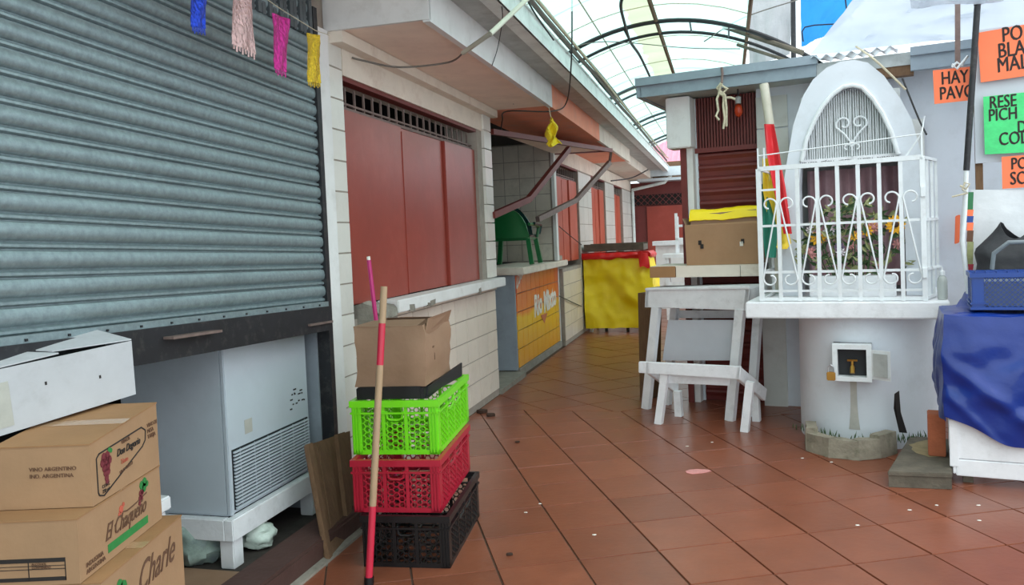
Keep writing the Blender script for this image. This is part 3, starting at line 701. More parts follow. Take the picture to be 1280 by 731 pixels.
def crate(fr, sx, sy, sz, mat, label, sz_in=None, hexs=.016, group='plastic crates stacked by the wall'):
    t = thing('plastic_crate', label, 'crate', fr(sx/2, sy/2, 0), group)
    for (x, y) in ((0, 0), (sx-.045, 0), (0, sy-.045), (sx-.045, sy-.045)):
        ix = .008; c = MB(fr); c.box(x, x+.045, y, y+.045, .0, sz-.02); 
        for k in range(3): 
            yy = -.006 if y == 0 else .045; c.box(x+.006+k*.014, x+.012+k*.014, y+yy, y+yy+.006, .01, sz-.03)
        c.build('corner_post', mat, t)
    rm = MB(fr); rm.box(-.008, sx+.008, -.008, .012, sz-.03, sz); rm.box(-.008, sx+.008, sy-.012, sy+.008, sz-.03, sz); rm.box(-.008, .012, .012, sy-.012, sz-.03, sz); rm.box(sx-.012, sx+.008, .012, sy-.012, sz-.03, sz)
    rm.box(-.006, sx+.006, -.006, .008, sz-.062, sz-.054); rm.box(-.006, sx+.006, sy-.008, sy+.006, sz-.062, sz-.054); rm.box(-.006, .008, 0, sy, sz-.062, sz-.054); rm.box(sx-.008, sx+.006, 0, sy, sz-.062, sz-.054)
    rm.build('rim', mat, t)
    bt = MB(fr); bt.box(0, sx, 0, .02, 0, .02); bt.box(0, sx, sy-.02, sy, 0, .02); bt.box(0, .02, .02, sy-.02, 0, .02); bt.box(sx-.02, sx, .02, sy-.02, 0, .02)
    for i in range(1, 8): bt.box(.02, sx-.02, sy*i/8-.005, sy*i/8+.005, .004, .014)
    for i in range(1, 6): bt.box(sx*i/6-.005, sx*i/6+.005, .02, sy-.02, .004, .014)
    bt.build('bottom', mat, t)
    for side in range(4):
        L = sx if side in (0, 2) else sy
        fn = [lambda a, z: fr(a, .004, z), lambda a, z: fr(sx-.004, a, z), lambda a, z: fr(a, sy-.004, z), lambda a, z: fr(.004, a, z)][side]
        mb = MB(); n = 3 if L < .5 else 4
        e = [.045+(L-.09)*i/n for i in range(n+1)]
        def rib_(a, z0, z1, w=.008):
            A, B = fn(a, z0), fn(a, z1); mb.bar(A, B, w, .016, (fn(a+.01, z0)-A).normalized())
        for a in e[1:-1]: rib_(a, .02, sz-.03, .01)
        for k in range(n):
            hz = sz-.062
            if (L < .5 and k == 1) or (L > .5 and k in (1, 2)):
                hz = sz-.10
                a0, a1 = e[k]+.012, e[k+1]-.012
                pts = [fn(a0, sz-.05), fn(a0+.006, sz-.082), fn(a0+.02, sz-.09), fn(a1-.02, sz-.09), fn(a1-.006, sz-.082), fn(a1, sz-.05)]
                mb.tube(pts, .006, 6)
            hex_panel(mb, fn, e[k]+.004, e[k+1]-.004, .02, hz, hexs, .0052, .006)
        mb.build('side_panel', mat, t)
    return t
CA = -.155
kbl = PZ(455, 708)
fk = LF((kbl.x, kbl.y, 0), CA)
crate(fk, .40, .67, .235, 'plastic_black', 'black lattice crate at the bottom of the crate stack')
kr = PZ(443, 640, .237); fr2 = LF((kr.x, kr.y, .237), CA+.01); crate(fr2, .405, .67, .24, 'plastic_red', 'dark red lattice crate in the middle of the crate stack')
kg = PZ(442, 568, .479); fg = LF((kg.x, kg.y, .479), CA+.005); crate(fg, .41, .67, .25, 'plastic_green', 'lime green lattice crate on top of the crate stack')
# tray and cardboard box in the green crate
tr = thing('black_tray', 'black plastic tray set across the lime green crate', 'tray', fg(.2, .25, .252))
ty = MB(fg); ty.box(.03, .36, .03, .48, .252, .262); ty.build('base', 'plastic_black', tr)
ty = MB(fg); ty.box(.02, .035, .02, .50, .252, .305); ty.box(.33, .345, .02, .30, .252, .305); ty.box(.035, .33, .02, .034, .252, .31); ty.box(.035, .33, .486, .50, .252, .305); ty.build('wall', 'plastic_black', tr, bev=.003)
ty = MB(fg); ty.slab([fg(.345, .06, .262), fg(.40, .56, .262), fg(.40, .57, .33), fg(.345, .07, .30)], fg.d(.008, 0, 0)); ty.build('side_lip', 'plastic_black', tr)
fb = LF(fg(.015, .04, .312), CA-.02)
cb = thing('taped_carton', 'crumpled brown carton wrapped in clear tape, topping the crates', 'box', fb(.17, .15, 0))
sx, sy, sz = .335, .44, .275
mb = MB()
def cbox(a, t):
    # a around, t up
    per = [(0, 0), (sx, 0), (sx+.005, sy), (.01, sy), (0, 0)]; k = min(int(a*4), 3); f_ = a*4-k
    x = per[k][0]+(per[k+1][0]-per[k][0])*f_; y = per[k][1]+(per[k+1][1]-per[k][1])*f_
    w_ = .012*nz((x*3+7, y*3, t*2), 2.2)
    return fb(x+w_+(.012*math.sin(t*3)), y+w_-.012*math.sin(math.pi*t)*(1 if k == 0 else 0), sz*t*(1+.03*nz((x*4, y*4, 3), 2)))
mb.grid(cbox, 32, 8); mb.add([cbox(i/32, 0) for i in range(32)], [tuple(range(32))])
mb.build('body', 'card_dull', cb, smooth=True, solid=.004)
tf = MB(); tf.slab([fb(0, .0, sz), fb(sx-.03, 0, sz-.004), fb(sx-.05, .22, sz+.006), fb(.02, .22, sz+.004)], fb.d(0, 0, .005)); tf.build('flap', 'card_dull', cb)
tf = MB(); tf.slab([fb(sx, .01, sz-.05), fb(sx+.005, sy-.02, sz-.03), fb(sx+.03, sy-.03, sz+.035), fb(sx+.012, .05, sz+.03)], fb.d(.004, 0, 0)); tf.build('flap', 'card_dull', cb)
tf = MB(); tf.slab([fb(.0, sy-.02, sz), fb(sx, sy-.02, sz), fb(sx, sy+.05, sz-.02), fb(.02, sy+.04, sz-.02)], fb.d(0, .004, 0)); tf.build('flap', 'card_dull', cb)
side_text('arrow_print', 'T', .10, 'ink_brown', cb, fb, sx+.012, .10, .10)
# sticks
def stick(name, pts_mats, r, label, extra=None):
    t = thing(name, label, 'stick', pts_mats[0][0])
    for a, b, mt, pn in pts_mats: MB().tube([a, b], r, 12).build(pn, mt, t, smooth=True)
    return t
b0 = PZ(461, 727, .012); tp_ = PY(480, 358, 3.50)
def sp_(y): f_ = (727-y)/(727-358); return b0+(tp_-b0)*f_
t = stick('broom_handle', [(sp_(722), sp_(634), 'stick_red', 'grip'), (sp_(634), sp_(458), 'stick', 'shaft'), (sp_(458), sp_(405), 'stick_red', 'band'), (sp_(405), sp_(358), 'stick', 'tip')], .0155, 'wooden stick with red bands leaning on the crates')
MB().tube([Vector((b0.x, b0.y, .001)), sp_(721)], .021, 12).build('rubber_foot', 'plastic_black', t, smooth=True)
tp2 = PW(461, 325, .17); mid = PW(470, 400, .20); bt2 = tp2+(mid-tp2)*(tp2.z/(tp2.z-mid.z))
o = thing('pink_stick', 'magenta stick standing behind the carton by the sill', 'stick', bt2)
MB().tube([bt2, tp2], .012, 10).build('shaft', 'stick_pink', o, smooth=True); MB().tube([tp2, tp2+(tp2-bt2).normalized()*.02], .010, 10).build('end_cap', 'ink_white', o, smooth=True)
# leaning wooden board
bl_, br_ = PZ(408, 702), PZ(446, 657); tl_, tr2 = PW(381, 556, .09), PW(438, 537, .10)
bd = thing('wooden_panel', 'weathered wooden panel leaning against the tiled pillar', 'panel', (bl_+br_)/2)
nrm = (br_-bl_).cross(tl_-bl_).normalized()
if nrm.dot(DW) < 0: nrm = -nrm
def bp(s, t): return bl_*(1-s)*(1-t)+br_*s*(1-t)+tl_*(1-s)*t+tr2*s*t
def plank(s0, s1, t0, t1, o0, o1): 
    mb = MB(); q = [bp(s0, t0), bp(s1, t0), bp(s1, t1), bp(s0, t1)]; return mb.slab([p+nrm*o0 for p in q], nrm*(o1-o0))
for i in range(4): plank(.02+i*.245, .02+i*.245+.235, .02, .99, -.012, -.002+.002*(i % 2)).build('plank', 'wood_old', bd)
plank(0, .09, 0, 1, -.002, .018).build('batten', 'wood_old', bd); plank(.62, .78, .0, 1.0, -.002, .02).build('batten', 'wood_old', bd)
plank(.09, .62, .02, .12, -.002, .014).build('batten', 'wood_old', bd)
plank(.78, 1.25, .0, .10, -.004, .02).build('batten', 'wood_old', bd)
# ================================================================== OBJECTS, along the alley
ct = thing('stall_counter', 'stall counter with orange and yellow painted tiles', 'counter', W(9.2, -.3, 0))
MB(W).box(8.12, 10.32, -.5, -.075, .05, 1.06).build('body', 'grout', ct)
MB(W).box(8.08, 8.12, -.36, -.07, .06, 1.065).build('end_panel', 'grey_paint', ct, bev=.006)
MB(W).box(10.29, 10.34, -.2, -.055, .05, 1.06).build('end_strip', 'plaster_white', ct)
rough(MB(W).box(8.02, 10.45, -.56, .05, 1.065, 1.14), .008, 6).build('worktop', 'plaster_cream', ct, bev=.008)
rough(MB(W).box(8.09, 10.34, -.1, -.045, 0, .075), .006, 9).build('plinth', 'concrete', ct)
wall_tiles(ct, W, 8.13, 10.285, .08, 1.06, .21, .196, 'mural', -.062, .012, .004, name='mural_tile')
def mt(body, x, y, size, shear=0, rot=0.0, bold=0, k=1, mat='ink_white', w=-.060): text('lettering', body, size, mat, ct, PW(x, y, w), (DU+Vector((0, 0, rot))).normalized(), Vector((0, 0, 1)), shear, .002, bold, k)
mt('Rio', 668, 396, .34, .1, .06, .012, .9); mt('Mixto', 680, 390, .34, .05, .06, .014, .9)
mt('Coca', 645, 364, .16, .5, .5, .006, 1.1)
o = MB(); A = [PW(x, y, -.060) for x, y in ((676, 394), (684, 391), (680.5, 404))]; o.slab(A, DW*.002); o.build('arrow_mark', 'red_orange', ct)
rough(MB(W).box(7.14, 8.08, -.4, .02, 0, .05), .008, 7).build('entry_step', 'concrete', wall_left)
# plastic chairs on the counter
def plastic_chair(fr, mat, mat2, label):
    t = thing('plastic_chair', label, 'chair', fr(0, 0, 0), 'plastic chairs on the counter')
    sh_ = MB(); n = 12
    def back(a, tt):
        x = (a-.5)*.46*(1-.12*tt); arch = .62*(1-(abs(a-.5)*2)**3*.28)
        return fr(x, .20+.07*tt+.05*(1-(2*a-1)**2), .30+tt*(arch-.30))
    sh_.grid(back, n, 8); sh_.build('backrest', mat2, t, smooth=True, solid=.012)
    MB(fr).box(-.22, .22, -.2, .22, .27, .30).build('seat', mat, t, bev=.012)
    for sx_ in (-1, 1):
        for sy_ in (-1, 1):
            a = fr(sx_*.21, sy_*.2, .29); b = fr(sx_*.25, sy_*.24, 0.0); MB().bar(b, a, .05, .045, fr.d(0, 1, 0)).build('leg', mat, t)
        MB().tube([fr(sx_*.225, -.2, .30), fr(sx_*.25, -.2, .42), fr(sx_*.25, .0, .45), fr(sx_*.235, .24, .45)], .018, 8).build('armrest', mat, t, smooth=True)
    return t
cc = PW(644, 325, -.28); fch = LF((cc.x, cc.y, 1.152), 2.9)
plastic_chair(fch, 'chair_green', 'chair_green', 'green plastic chair standing on the tiled counter')
fch2 = LF((cc.x+.03, cc.y+.06, 1.21), 2.9)
# second chair nested in the first
c2_ = thing('plastic_chair', 'dark green plastic chair nested in the green chair', 'chair', fch2(0, 0, .27), 'plastic chairs on the counter')
def back2(a, tt):
    x = (a-.5)*.46; arch = .60*(1-(abs(a-.5)*2)**2.4*.4); return fch2(x, .17+.06*tt+.06*(1-(2*a-1)**2), .27+tt*(arch-.27))
MB().grid(back2, 12, 8).build('backrest', 'chair_dark', c2_, smooth=True, solid=.012)
MB(fch2).box(-.21, .21, -.2, .2, .255, .28).build('seat', 'chair_dark', c2_, bev=.01)
MB().tube([fch2(.225, -.2, .28), fch2(.25, -.2, .38), fch2(.25, .18, .40)], .018, 8).build('armrest', 'chair_dark', c2_, smooth=True)
MB().tube([fch2(-.225, -.2, .28), fch2(-.25, -.2, .38), fch2(-.25, .18, .40)], .018, 8).build('armrest', 'chair_dark', c2_, smooth=True)
# propped awning flap over the open stall
aw = thing('awning_flap', 'propped sheet metal awning flap with red frame bar', 'awning', W(8.6, .2, 2.4))
h0, h1 = W(7.2, .01, 2.45), W(10.0, .01, 2.50); c_ = PW(764, 188, .62)
MB().slab([h0, h1, c_], Vector((0, 0, .012))).build('sheet', 'soffit_pink', aw)
MB().bar(h0, c_, .04, .05).build('frame_bar', 'red_dark', aw); MB().bar(h1, c_, .03, .03).build('frame_bar', 'red_dark', aw)
for q, mt_ in (([PW(616, 269, .02), PW(661, 249, .16), PW(711, 186, .36)], 'red_dark'), ([PW(672, 274, .02), PW(720, 250, .25), PW(762, 203, .58)], 'rust_bar')):
    s_ = MB(); 
    for a, b in zip(q[:-1], q[1:]): s_.bar(a, b, .05, .06)
    s_.build('strut', mt_, aw)
MB().bar(PW(762, 203, .58), c_, .03, .03).build('strut', 'rust_bar', aw)
# hanging bulb in the stall
lp = PW(606, 198, -.35)
bu = thing('hanging_bulb', 'bare bulb in a black holder hanging inside the open stall', 'lamp', lp)
MB().tube([lp+Vector((0, 0, .04)), Vector((lp.x, lp.y, 2.45)), Vector((lp.x+.1, lp.y+.3, 2.64))], .008, 6).build('cord', 'wire_black', bu); MB().lathe(lp+Vector((0, 0, .02)), [(.022, 0), (.028, .05), (.012, .08)], 12).build('holder', 'plastic_black', bu, smooth=True)
MB().ball(lp-Vector((0, 0, .02)), .04).build('bulb', 'glass_bulb', bu, smooth=True)
# yellow rag on a wire
rp_ = W(7.15, .62, 2.62); rg = PW(690, 163, .64)
o = thing('yellow_rag', 'yellow rag dangling from the salmon eave', 'rag', rg)
mb = MB()
def rag(a, t): return PW(690, 163, .64)+Vector(((a-.5)*.09*(.4+t)+.02*math.sin(9*t+5*a), .03*math.sin(a*12+t*4), .09-t*.22+.02*math.sin(a*9)))
mb.grid(rag, 12, 10).build('cloth', 'flower_cloth', o, smooth=True, solid=.004); MB().tube([rg+Vector((0, 0, .07)), rg+Vector((-.02, -.02, .2))], .004, 5).build('string', 'rope', o)
# yellow covered stall
UY = 11.75
cs = thing('covered_stall', 'market stand covered in a yellow tarpaulin', 'stand', W(12.1, .45, 0))
for a, b in ((11.82, .08), (11.82, .80), (12.4, .08), (12.4, .80), (11.84, .30), (11.84, .62)): MB(W).box(a, a+.04, b, b+.04, 0, 1.1).build('leg', 'black_iron' if b not in (.08,) else 'white_wood', cs)
MB(W).box(11.8, 12.5, .04, .90, 1.08, 1.12).build('table_top', 'wood_grey', cs)
def tarp_side(a, t):
    k = a*3; z = 1.16-t*1.09; fl_ = .02+.05*t
    if k < 1: u, w = 12.55-k*(.8), -.0
    elif k < 2: u, w = UY, (k-1)*.98
    else: u, w = UY+(k-2)*.8, .98
    n1 = nz((u*2, w*2, z*1.2), 2.2); cr_ = .045*math.sin(7*w+5*z+3*n1)*math.exp(-((z-.62)/.5)**2) if 1 <= k < 2 else 0
    out = .03*n1+cr_*.7+.018*nz((u*6, w*7, z*5), 1.6)+.012*nz((u*12, w*13, z*9), 1.6)
    if k < 1: w -= max(-.005, out*.1)
    elif k < 2: u -= out+.04*t
    else: w += out+.05*t+.05*math.sin(math.pi*min(1, t*1.2))
    return W(u, max(w, .03), max(z+.012*nz((w*3, 1, 2), 2), .06))
MB().grid(tarp_side, 72, 30).build('tarpaulin', 'tarp_yellow', cs, smooth=True, solid=.006)
def red_side(a, t):
    a = .34+.66*a; p = tarp_side(a, t*.085); c0 = W(12.15, .5, p.z); d = (p-c0); x = uwz(p+d.normalized()*(.02+.035*math.sin(math.pi*t))+Vector((0, 0, .02-.05*t*nz((a*14, t, 0), 1)))); return W(x[0], max(x[1], .015), x[2])
MB().grid(red_side, 72, 6).build('red_sheet', 'plastic_sheet_red', cs, smooth=True, solid=.005)
MB().grid(lambda a, t: W(11.74+.8*a, .0+1.0*t, 1.175+.015*nz((a*3, t*3, 0), 2)), 8, 8).build('red_top', 'plastic_sheet_red', cs, smooth=True, solid=.005)
mb = MB()
def flp(a, t): return W(11.70-.05*math.sin(3*a+2*t), .84+.14*a+.03*t, 1.17-.22*t+.02*math.sin(6*a))
mb.grid(flp, 6, 8).build('red_flap', 'plastic_sheet_red', cs, smooth=True, solid=.004)
wt = thing('wooden_tray', 'dark wooden tray lying on the yellow covered stand', 'tray', W(12.1, .5, 1.2))
MB(W).box(11.78, 11.82, .04, .92, 1.205, 1.31).build('side_board', 'wood_grey', wt); MB(W).box(12.4, 12.44, .04, .92, 1.205, 1.31).build('side_board', 'wood_grey', wt)
MB(W).box(11.82, 12.4, .04, .07, 1.205, 1.29).build('end_board', 'wood_grey', wt); MB(W).box(11.82, 12.4, .89, .92, 1.205, 1.29).build('end_board', 'wood_grey', wt); MB(W).box(11.8, 12.42, .05, .91, 1.20, 1.215).build('base_board', 'wood_grey', wt)
# white furniture at the end of the alley
fa = PU(830, 300, 15.2); u_, w_, _ = uwz(fa)
wtb = thing('white_counter', 'long white counter at the far end of the alley', 'counter', W(15.4, w_, 0))
MB(W).box(15.2, 15.7, .75, 3.2, 1.20, 1.28).build('top', 'white_wood', wtb); MB(W).box(15.28, 15.6, .8, 3.1, 0, 1.2).build('body', 'plaster_white', wtb)
u_, w_, _ = uwz(PU(838, 330, 13.4))
t2 = thing('white_table', 'white wooden table in front of the far counter', 'table', W(13.6, w_, 0))
MB(W).box(13.3, 13.9, w_-.12, w_+1.0, 1.02, 1.08).build('top', 'white_wood', t2)
for a, b in ((13.32, -.08), (13.32, .9), (13.8, -.08), (13.8, .9)): MB(W).box(a, a+.06, w_+b, w_+b+.06, 0, 1.02).build('leg', 'white_wood', t2)
MB(W).box(13.34, 13.38, w_-.1, w_+.95, .55, .62).build('stretcher', 'white_wood', t2)
u_, w2, _ = uwz(PU(848, 300, 13.5))
ch = thing('white_chair', 'white wooden chair upturned on the far white table', 'chair', W(13.6, w2, 1.08))
for i, dx in enumerate((-.05, .09)): MB(W).box(13.5, 13.54, w2+dx, w2+dx+.045, 1.085, 1.75).build('leg', 'white_wood', ch)
for i, dx in enumerate((-.05, .09)): MB(W).box(13.8, 13.84, w2+dx, w2+dx+.045, 1.085, 1.7).build('leg', 'white_wood', ch)
MB(W).box(13.5, 13.84, w2-.05, w2+.135, 1.30, 1.34).build('seat', 'white_wood', ch); MB(W).box(13.51, 13.53, w2-.05, w2+.135, 1.52, 1.56).build('rung', 'white_wood', ch)
# ------------------------------------------------------------------ bunting by the shutter
ST = [PW(225, -25, .22), PW(306, -20, .22), PW(352, 12, .22), PW(394, 38, .22), PW(412, 44, .08)]
bun = thing('foil_bunting', 'string of foil pennants hung before the roller shutter', 'bunting', ST[2])
MB().tube(ST, .002, 5).build('string', 'rope', bun)
def pennant(quad, mat, lab, fringe):
    tl, tr_, br, bl = [PW(x, y, .22) for x, y in quad]
    mb = MB(); mb.grid(lambda a, t: (tl*(1-a)+tr_*a)*(1-t)+(bl*(1-a)+br*a)*t+DW*(.004*math.sin(8*a+5*t)+.005*nz((a*5, t*9, 1), 1)), 6, 12)
    o = mb.build('pennant', mat, bun, smooth=True, solid=.0015, label=lab)
    fm = MB()
    for i in range(fringe):
        a0, a1 = i/fringe, (i+.6)/fringe; p0 = bl*(1-a0)+br*a0; p1 = bl*(1-a1)+br*a1; d_ = (bl-tl).normalized()*.018*(1+.4*(i % 2))
        fm.slab([p0, p1, p1+d_, p0+d_], DW*.001)
    fm.build('fringe', mat, o)
pennant(((237, -22), (260, -20), (257, 36), (240, 33)), 'foil_blue', 'blue foil pennant', 8)
pennant(((290, -22), (313, -18), (320, 68), (291, 55)), 'foil_rose', 'rose gold foil pennant', 8)
pennant(((340, 16), (362, 24), (358, 90), (344, 86)), 'foil_pink', 'magenta foil pennant', 6)
pennant(((383, 41), (399, 44), (401, 104), (385, 102)), 'foil_gold', 'gold foil pennant', 7)
# ------------------------------------------------------------------ cables
def cable(pts, r, mat, label, name='cable', cat='cable', sub=6):
    P = [Vector(p) for p in pts]; out = []
    for i in range(len(P)-1):
        p0 = P[max(i-1, 0)]; p1 = P[i]; p2 = P[i+1]; p3 = P[min(i+2, len(P)-1)]
        for k in range(sub):
            t = k/sub; out.append(.5*((2*p1)+(p2-p0)*t+(2*p0-5*p1+4*p2-p3)*t*t+(3*p1-p0-3*p2+p3)*t**3))
    out.append(P[-1]); o = MB().tube(out, r, 6).build(name, mat, smooth=True); return tag(o, label, cat)
for i, (w_, z_, r_, m_, lb) in enumerate(((.93, 2.955, .018, 'wire_grey', 'thickest grey cable lying along the outer edge of the gutter'), (.955, 2.985, .012, 'rope', 'pale frayed rope running beside the gutter cables'), (.90, 2.995, .010, 'wire_black', 'thin black cable running along the gutter'), (.925, 3.03, .012, 'wire_grey', 'upper grey cable sagging above the gutter'))):
    cable([W(1.6+k*1.3, w_+.02*nz((k, i, 1), 1.7), z_+.025*nz((k, i, 5), 1.3)) for k in range(13)], r_, m_, lb, 'rope' if m_ == 'rope' else 'cable', 'rope' if m_ == 'rope' else 'cable', 3)
pc = [PW(662, -4, 1.0), PW(613, 42, .94), PW(579, 66, .68)]
o = MB().tube(pc, .014, 8).build('conduit', 'pvc', smooth=True); tag(o, 'beige plastic conduit crossing the white eave fascia', 'conduit')
cable([PW(579, 66, .615), PW(560, 78, .4), PW(500, 84, .2), PW(455, 76, .06), PW(440, 72, .01)], .006, 'wire_grey', 'grey wire sagging under the eave from the conduit to the wall')
cable([PW(608, 100, .25), PW(620, 108, .28), PW(642, 130, .3)], .004, 'wire_black', 'short black wire end hanging under the pink soffit')
cable([PW(715, 0, 1.0), PW(714, 80, .99), PW(708, 128, .66), PW(690, 139, .63), PW(634, 139, .3), PW(628, 150, .05), PW(626, 166, .02)], .006, 'wire_black', 'black wire looping under the salmon eave')
cable([PW(626, 0, .86), PW(628, 24, .86), PW(622, 60, .64), PW(615, 82, .61)], .003, 'wire_black', 'thin wire hanging over the white fascia by the conduit')
cable([PW(660, 2, .95), PW(672, 22, .95), PW(692, 50, .93)], .006, 'wire_black', 'black wire slanting across the roof edge')
def PV(x, y, drop=.05):
    d = ray(x, y); t0 = .5
    for i in range(400):
        t0 += .05; p = CAM+d*t0; u, w, z = uwz(p)
        if z > vz(w)-drop: return p
    return p
cable([PV(779, -6), PV(776, 8), PV(781, 30), PV(788, 52), PV(800, 70), PV(812, 95)], .013, 'wire_black', 'thick black cable hanging below the translucent roof')
cable([PV(712, 60, .09), PV(760, 52, .09), PV(860, 60, .09), PV(925, 61, .09)], .004, 'wire_grey', 'thin tie wire stretched under the translucent roof')
cable([PW(699, 283, .02), PW(712, 294, .025), PW(727, 306, .02)], .006, 'wire_black', 'thin black wire across the weathered hatch')
cable([PW(699, 370, .02), PW(712, 376, .02), PW(727, 383, .02)], .006, 'wire_black', 'thin black wire low on the wall past the counter')
cable([PW(764, 226, .2), PW(790, 222, .35), PW(810, 212, .6)], .012, 'wire_black', 'black cable under the far eave')
# ================================================================== OBJECTS, right side
# ledge with its edge tiles
ld = struct(MB(R).box(-1.60, -.74, -.79, -.312, 1.085, 1.165).build('trim_10', 'concrete', org=R(-1.2, -.5, 1.085)), 'ledge with beige edge tiles in front of the red shutter', 'ledge')
for a, b, m_ in ((-1.605, -1.395, 'card_side'), (-1.39, -.89, 'plaster_cream'), (-.885, -.735, 'plaster_cream')): MB(R).box(a, b, -.312, -.3, 1.083, 1.172).build('edge_tile', m_, ld, bev=.002)
for i in range(3): MB(R).box(-1.6+i*.287, -1.318+i*.287, -.79, -.313, 1.166, 1.174).build('top_tile', 'plaster_cream', ld, bev=.001)
fbx = LF(R(-1.31, -.335, 1.176), -BL)
cx = thing('brown_carton', 'brown carton with raised flaps on the tiled ledge', 'box', fbx(.27, -.2, 0))
mb = MB(); sx, sy, sz = .565, .33, .315
vs = [(0,0,0),(sx,0,0),(sx,sy,0),(0,sy,0),(-.006,-.004,sz),(sx+.004,-.004,sz-.006),(sx,sy,sz),(0,sy,sz)]
mb.add([fbx(*v) for v in vs], [(0,1,2,3),(0,1,5,4),(1,2,6,5),(2,3,7,6),(3,0,4,7)]); mb.build('body', 'card', cx, solid=.004)
MB().slab([fbx(.03, .05, sz), fbx(sx-.02, .05, sz+.005), fbx(sx-.025, .06, sz+.105), fbx(.035, .06, sz+.085)], fbx.d(0, .004, 0)).build('flap', 'card_dull', cx)
MB().slab([fbx(-.006, -.004, sz), fbx(sx+.004, -.004, sz-.006), fbx(sx-.02, .05, sz+.012), fbx(.03, .05, sz+.004)], fbx.d(0, 0, .004)).build('flap', 'card', cx)
MB().slab([fbx(0, 0, sz), fbx(0, sy, sz), fbx(-.04, sy-.05, sz+.06), fbx(-.035, .05, sz+.06)], fbx.d(.004, 0, 0)).build('flap', 'card_dull', cx)
for x, z, m_ in ((.115, .13, 'ink_black'), (.42, .14, 'ink_white'), (.10, .16, 'ink_black'), (.43, .16, 'ink_black')): MB(fbx).box(x, x+.025, -.0075, -.004, z, z+.035).build('stain_mark', m_, cx)
yt = MB()
def ytf(a, t): return fbx(.02+.53*a, .04+.26*t, sz+.09+.035*math.sin(math.pi*min(1, t*1.6))+.005*math.sin(9*a+4*t)+.006*nz((a*9, t*6, 0), 1)-.055*max(0, 1-t*9)+.012*a)
yt.grid(ytf, 24, 12); yo = yt.build('folded_tarpaulin', 'tarp_yellow', smooth=True, solid=.012); tag(yo, 'folded yellow tarpaulin lying in the brown carton', 'tarpaulin')
# amber lamp and knotted rope under the roof edge
lp = PR(923, 135, -.62)
am = thing('amber_lamp', 'amber glass lamp hanging before the dark red panel', 'lamp', lp-Vector((0, 0, .08)))
MB().ball(lp-Vector((0, 0, .02)), .033, 14, 10, (1, 1, 1.6)).build('shade', 'orange_bulb', am, smooth=True); MB().lathe(lp+Vector((0, 0, .035)), [(.022, 0), (.024, .05), (.01, .06)], 12).build('holder', 'zinc_grey', am, smooth=True)
MB().tube([lp+Vector((0, 0, .09)), Vector((lp.x, lp.y, 2.57))], .006, 6).build('cord', 'wire_black', am)
rk = PR(903, 118, -.36)
ro = thing('knotted_rope', 'pale knotted rope dangling from the grey roof edge', 'rope', rk)
def rpx(*pts): return [PR(x, y, -.36+.01*math.sin(x*3+y)) for x, y in pts]
MB().tube(rpx((902, 84), (903, 92), (902, 104)), .010, 7).build('tie_strap', 'rust_bar', ro, smooth=True)
kn = MB(); kn.tube(rpx((902, 104), (897, 110), (903, 117), (909, 111), (901, 106), (899, 116), (906, 120)), .014, 7); kn.build('knot', 'rope', ro, smooth=True)
for pts in (((900, 114), (896, 124), (898, 138), (895, 145), (899, 150)), ((905, 116), (904, 132), (906, 148), (904, 161)), ((906, 118), (908, 134), (908, 158)), ((908, 122), (914, 122), (919, 124))): MB().tube(rpx(*pts), .009, 6).build('strand', 'rope', ro, smooth=True)
# pipe with the flag
fp = thing('flagpole', 'white plastic pipe leaning by the shrine with a red, yellow and green flag', 'flag', R(-.5, -.25, .96))
MB().tube([PR(955, 105, -.3), PR(963, 160, -.29), R(-.61, -.26, 1.5), R(-.60, -.25, .96)], .033, 12).build('pole', 'pvc', fp, smooth=True)
def strip(xs, mat, ph):
    mb = MB(); ys = [y for y, _, _ in xs]
    def f(a, t):
        k = t*(len(xs)-1); i = min(int(k), len(xs)-2); g = k-i
        y = xs[i][0]+(xs[i+1][0]-xs[i][0])*g; x0 = xs[i][1]+(xs[i+1][1]-xs[i][1])*g; x1 = xs[i][2]+(xs[i+1][2]-xs[i][2])*g
        return PR(x0+(x1-x0)*a, y, -.12+.02*math.sin(7*a+3*t+ph)+.27*t+.012*ph)
    mb.grid(f, 8, 24); return mb.build('flag_stripe', mat, fp, smooth=True, solid=.003)
strip([(155, 955, 967), (190, 958, 974), (235, 967, 982), (292, 980, 990)], 'flag_red', 0)
strip([(198, 953, 961), (238, 954, 970), (278, 961, 984), (304, 968, 989), (311, 972, 984)], 'flag_yellow', 1)
strip([(230, 952, 955), (260, 952, 964), (290, 953, 972), (322, 957, 970)], 'flag_green', 2)
# ------------------------------------------------------------------ shrine
sr_ = thing('street_shrine', 'white shrine with arched niche on a round pedestal behind a scrolled iron gate', 'shrine', R(0, 0, 0))
MB().lathe(R(0, 0, 0), [(.435, 0), (.435, .3), (.43, .846)], 48).build('pedestal', 'white_wall', sr_, smooth=True)
MB(R).box(-.715, .495, -.72, .50, .847, .955).build('slab', 'white_wood', sr_, bev=.008)
outer = [(-.545, .957), (-.545, 1.36), (-.51, 1.72), (-.475, 1.92), (-.425, 2.17), (-.355, 2.36), (-.29, 2.46), (-.20, 2.53), (-.11, 2.56), (-.022, 2.56), (.06, 2.53), (.157, 2.43), (.25, 2.27), (.317, 2.12), (.365, 1.90), (.40, 1.6), (.425, 1.3), (.43, .957)]
inner = [(-.40, .957), (-.40, 1.36), (-.40, 1.72), (-.385, 1.90), (-.345, 2.06), (-.29, 2.18), (-.235, 2.27), (-.17, 2.34), (-.10, 2.385), (-.04, 2.39), (.02, 2.37), (.085, 2.29), (.145, 2.18), (.195, 2.05), (.235, 1.90), (.255, 1.6), (.26, 1.3), (.26, .957)]
n = len(outer); rg_ = MB()
for o_, i_ in zip(outer, inner):
    rg_.v += [R(o_[0], .05, o_[1]), R(i_[0], .05, i_[1]), R(i_[0], -.12, i_[1]), R(o_[0]*.98, -.735, o_[1]-.01)]
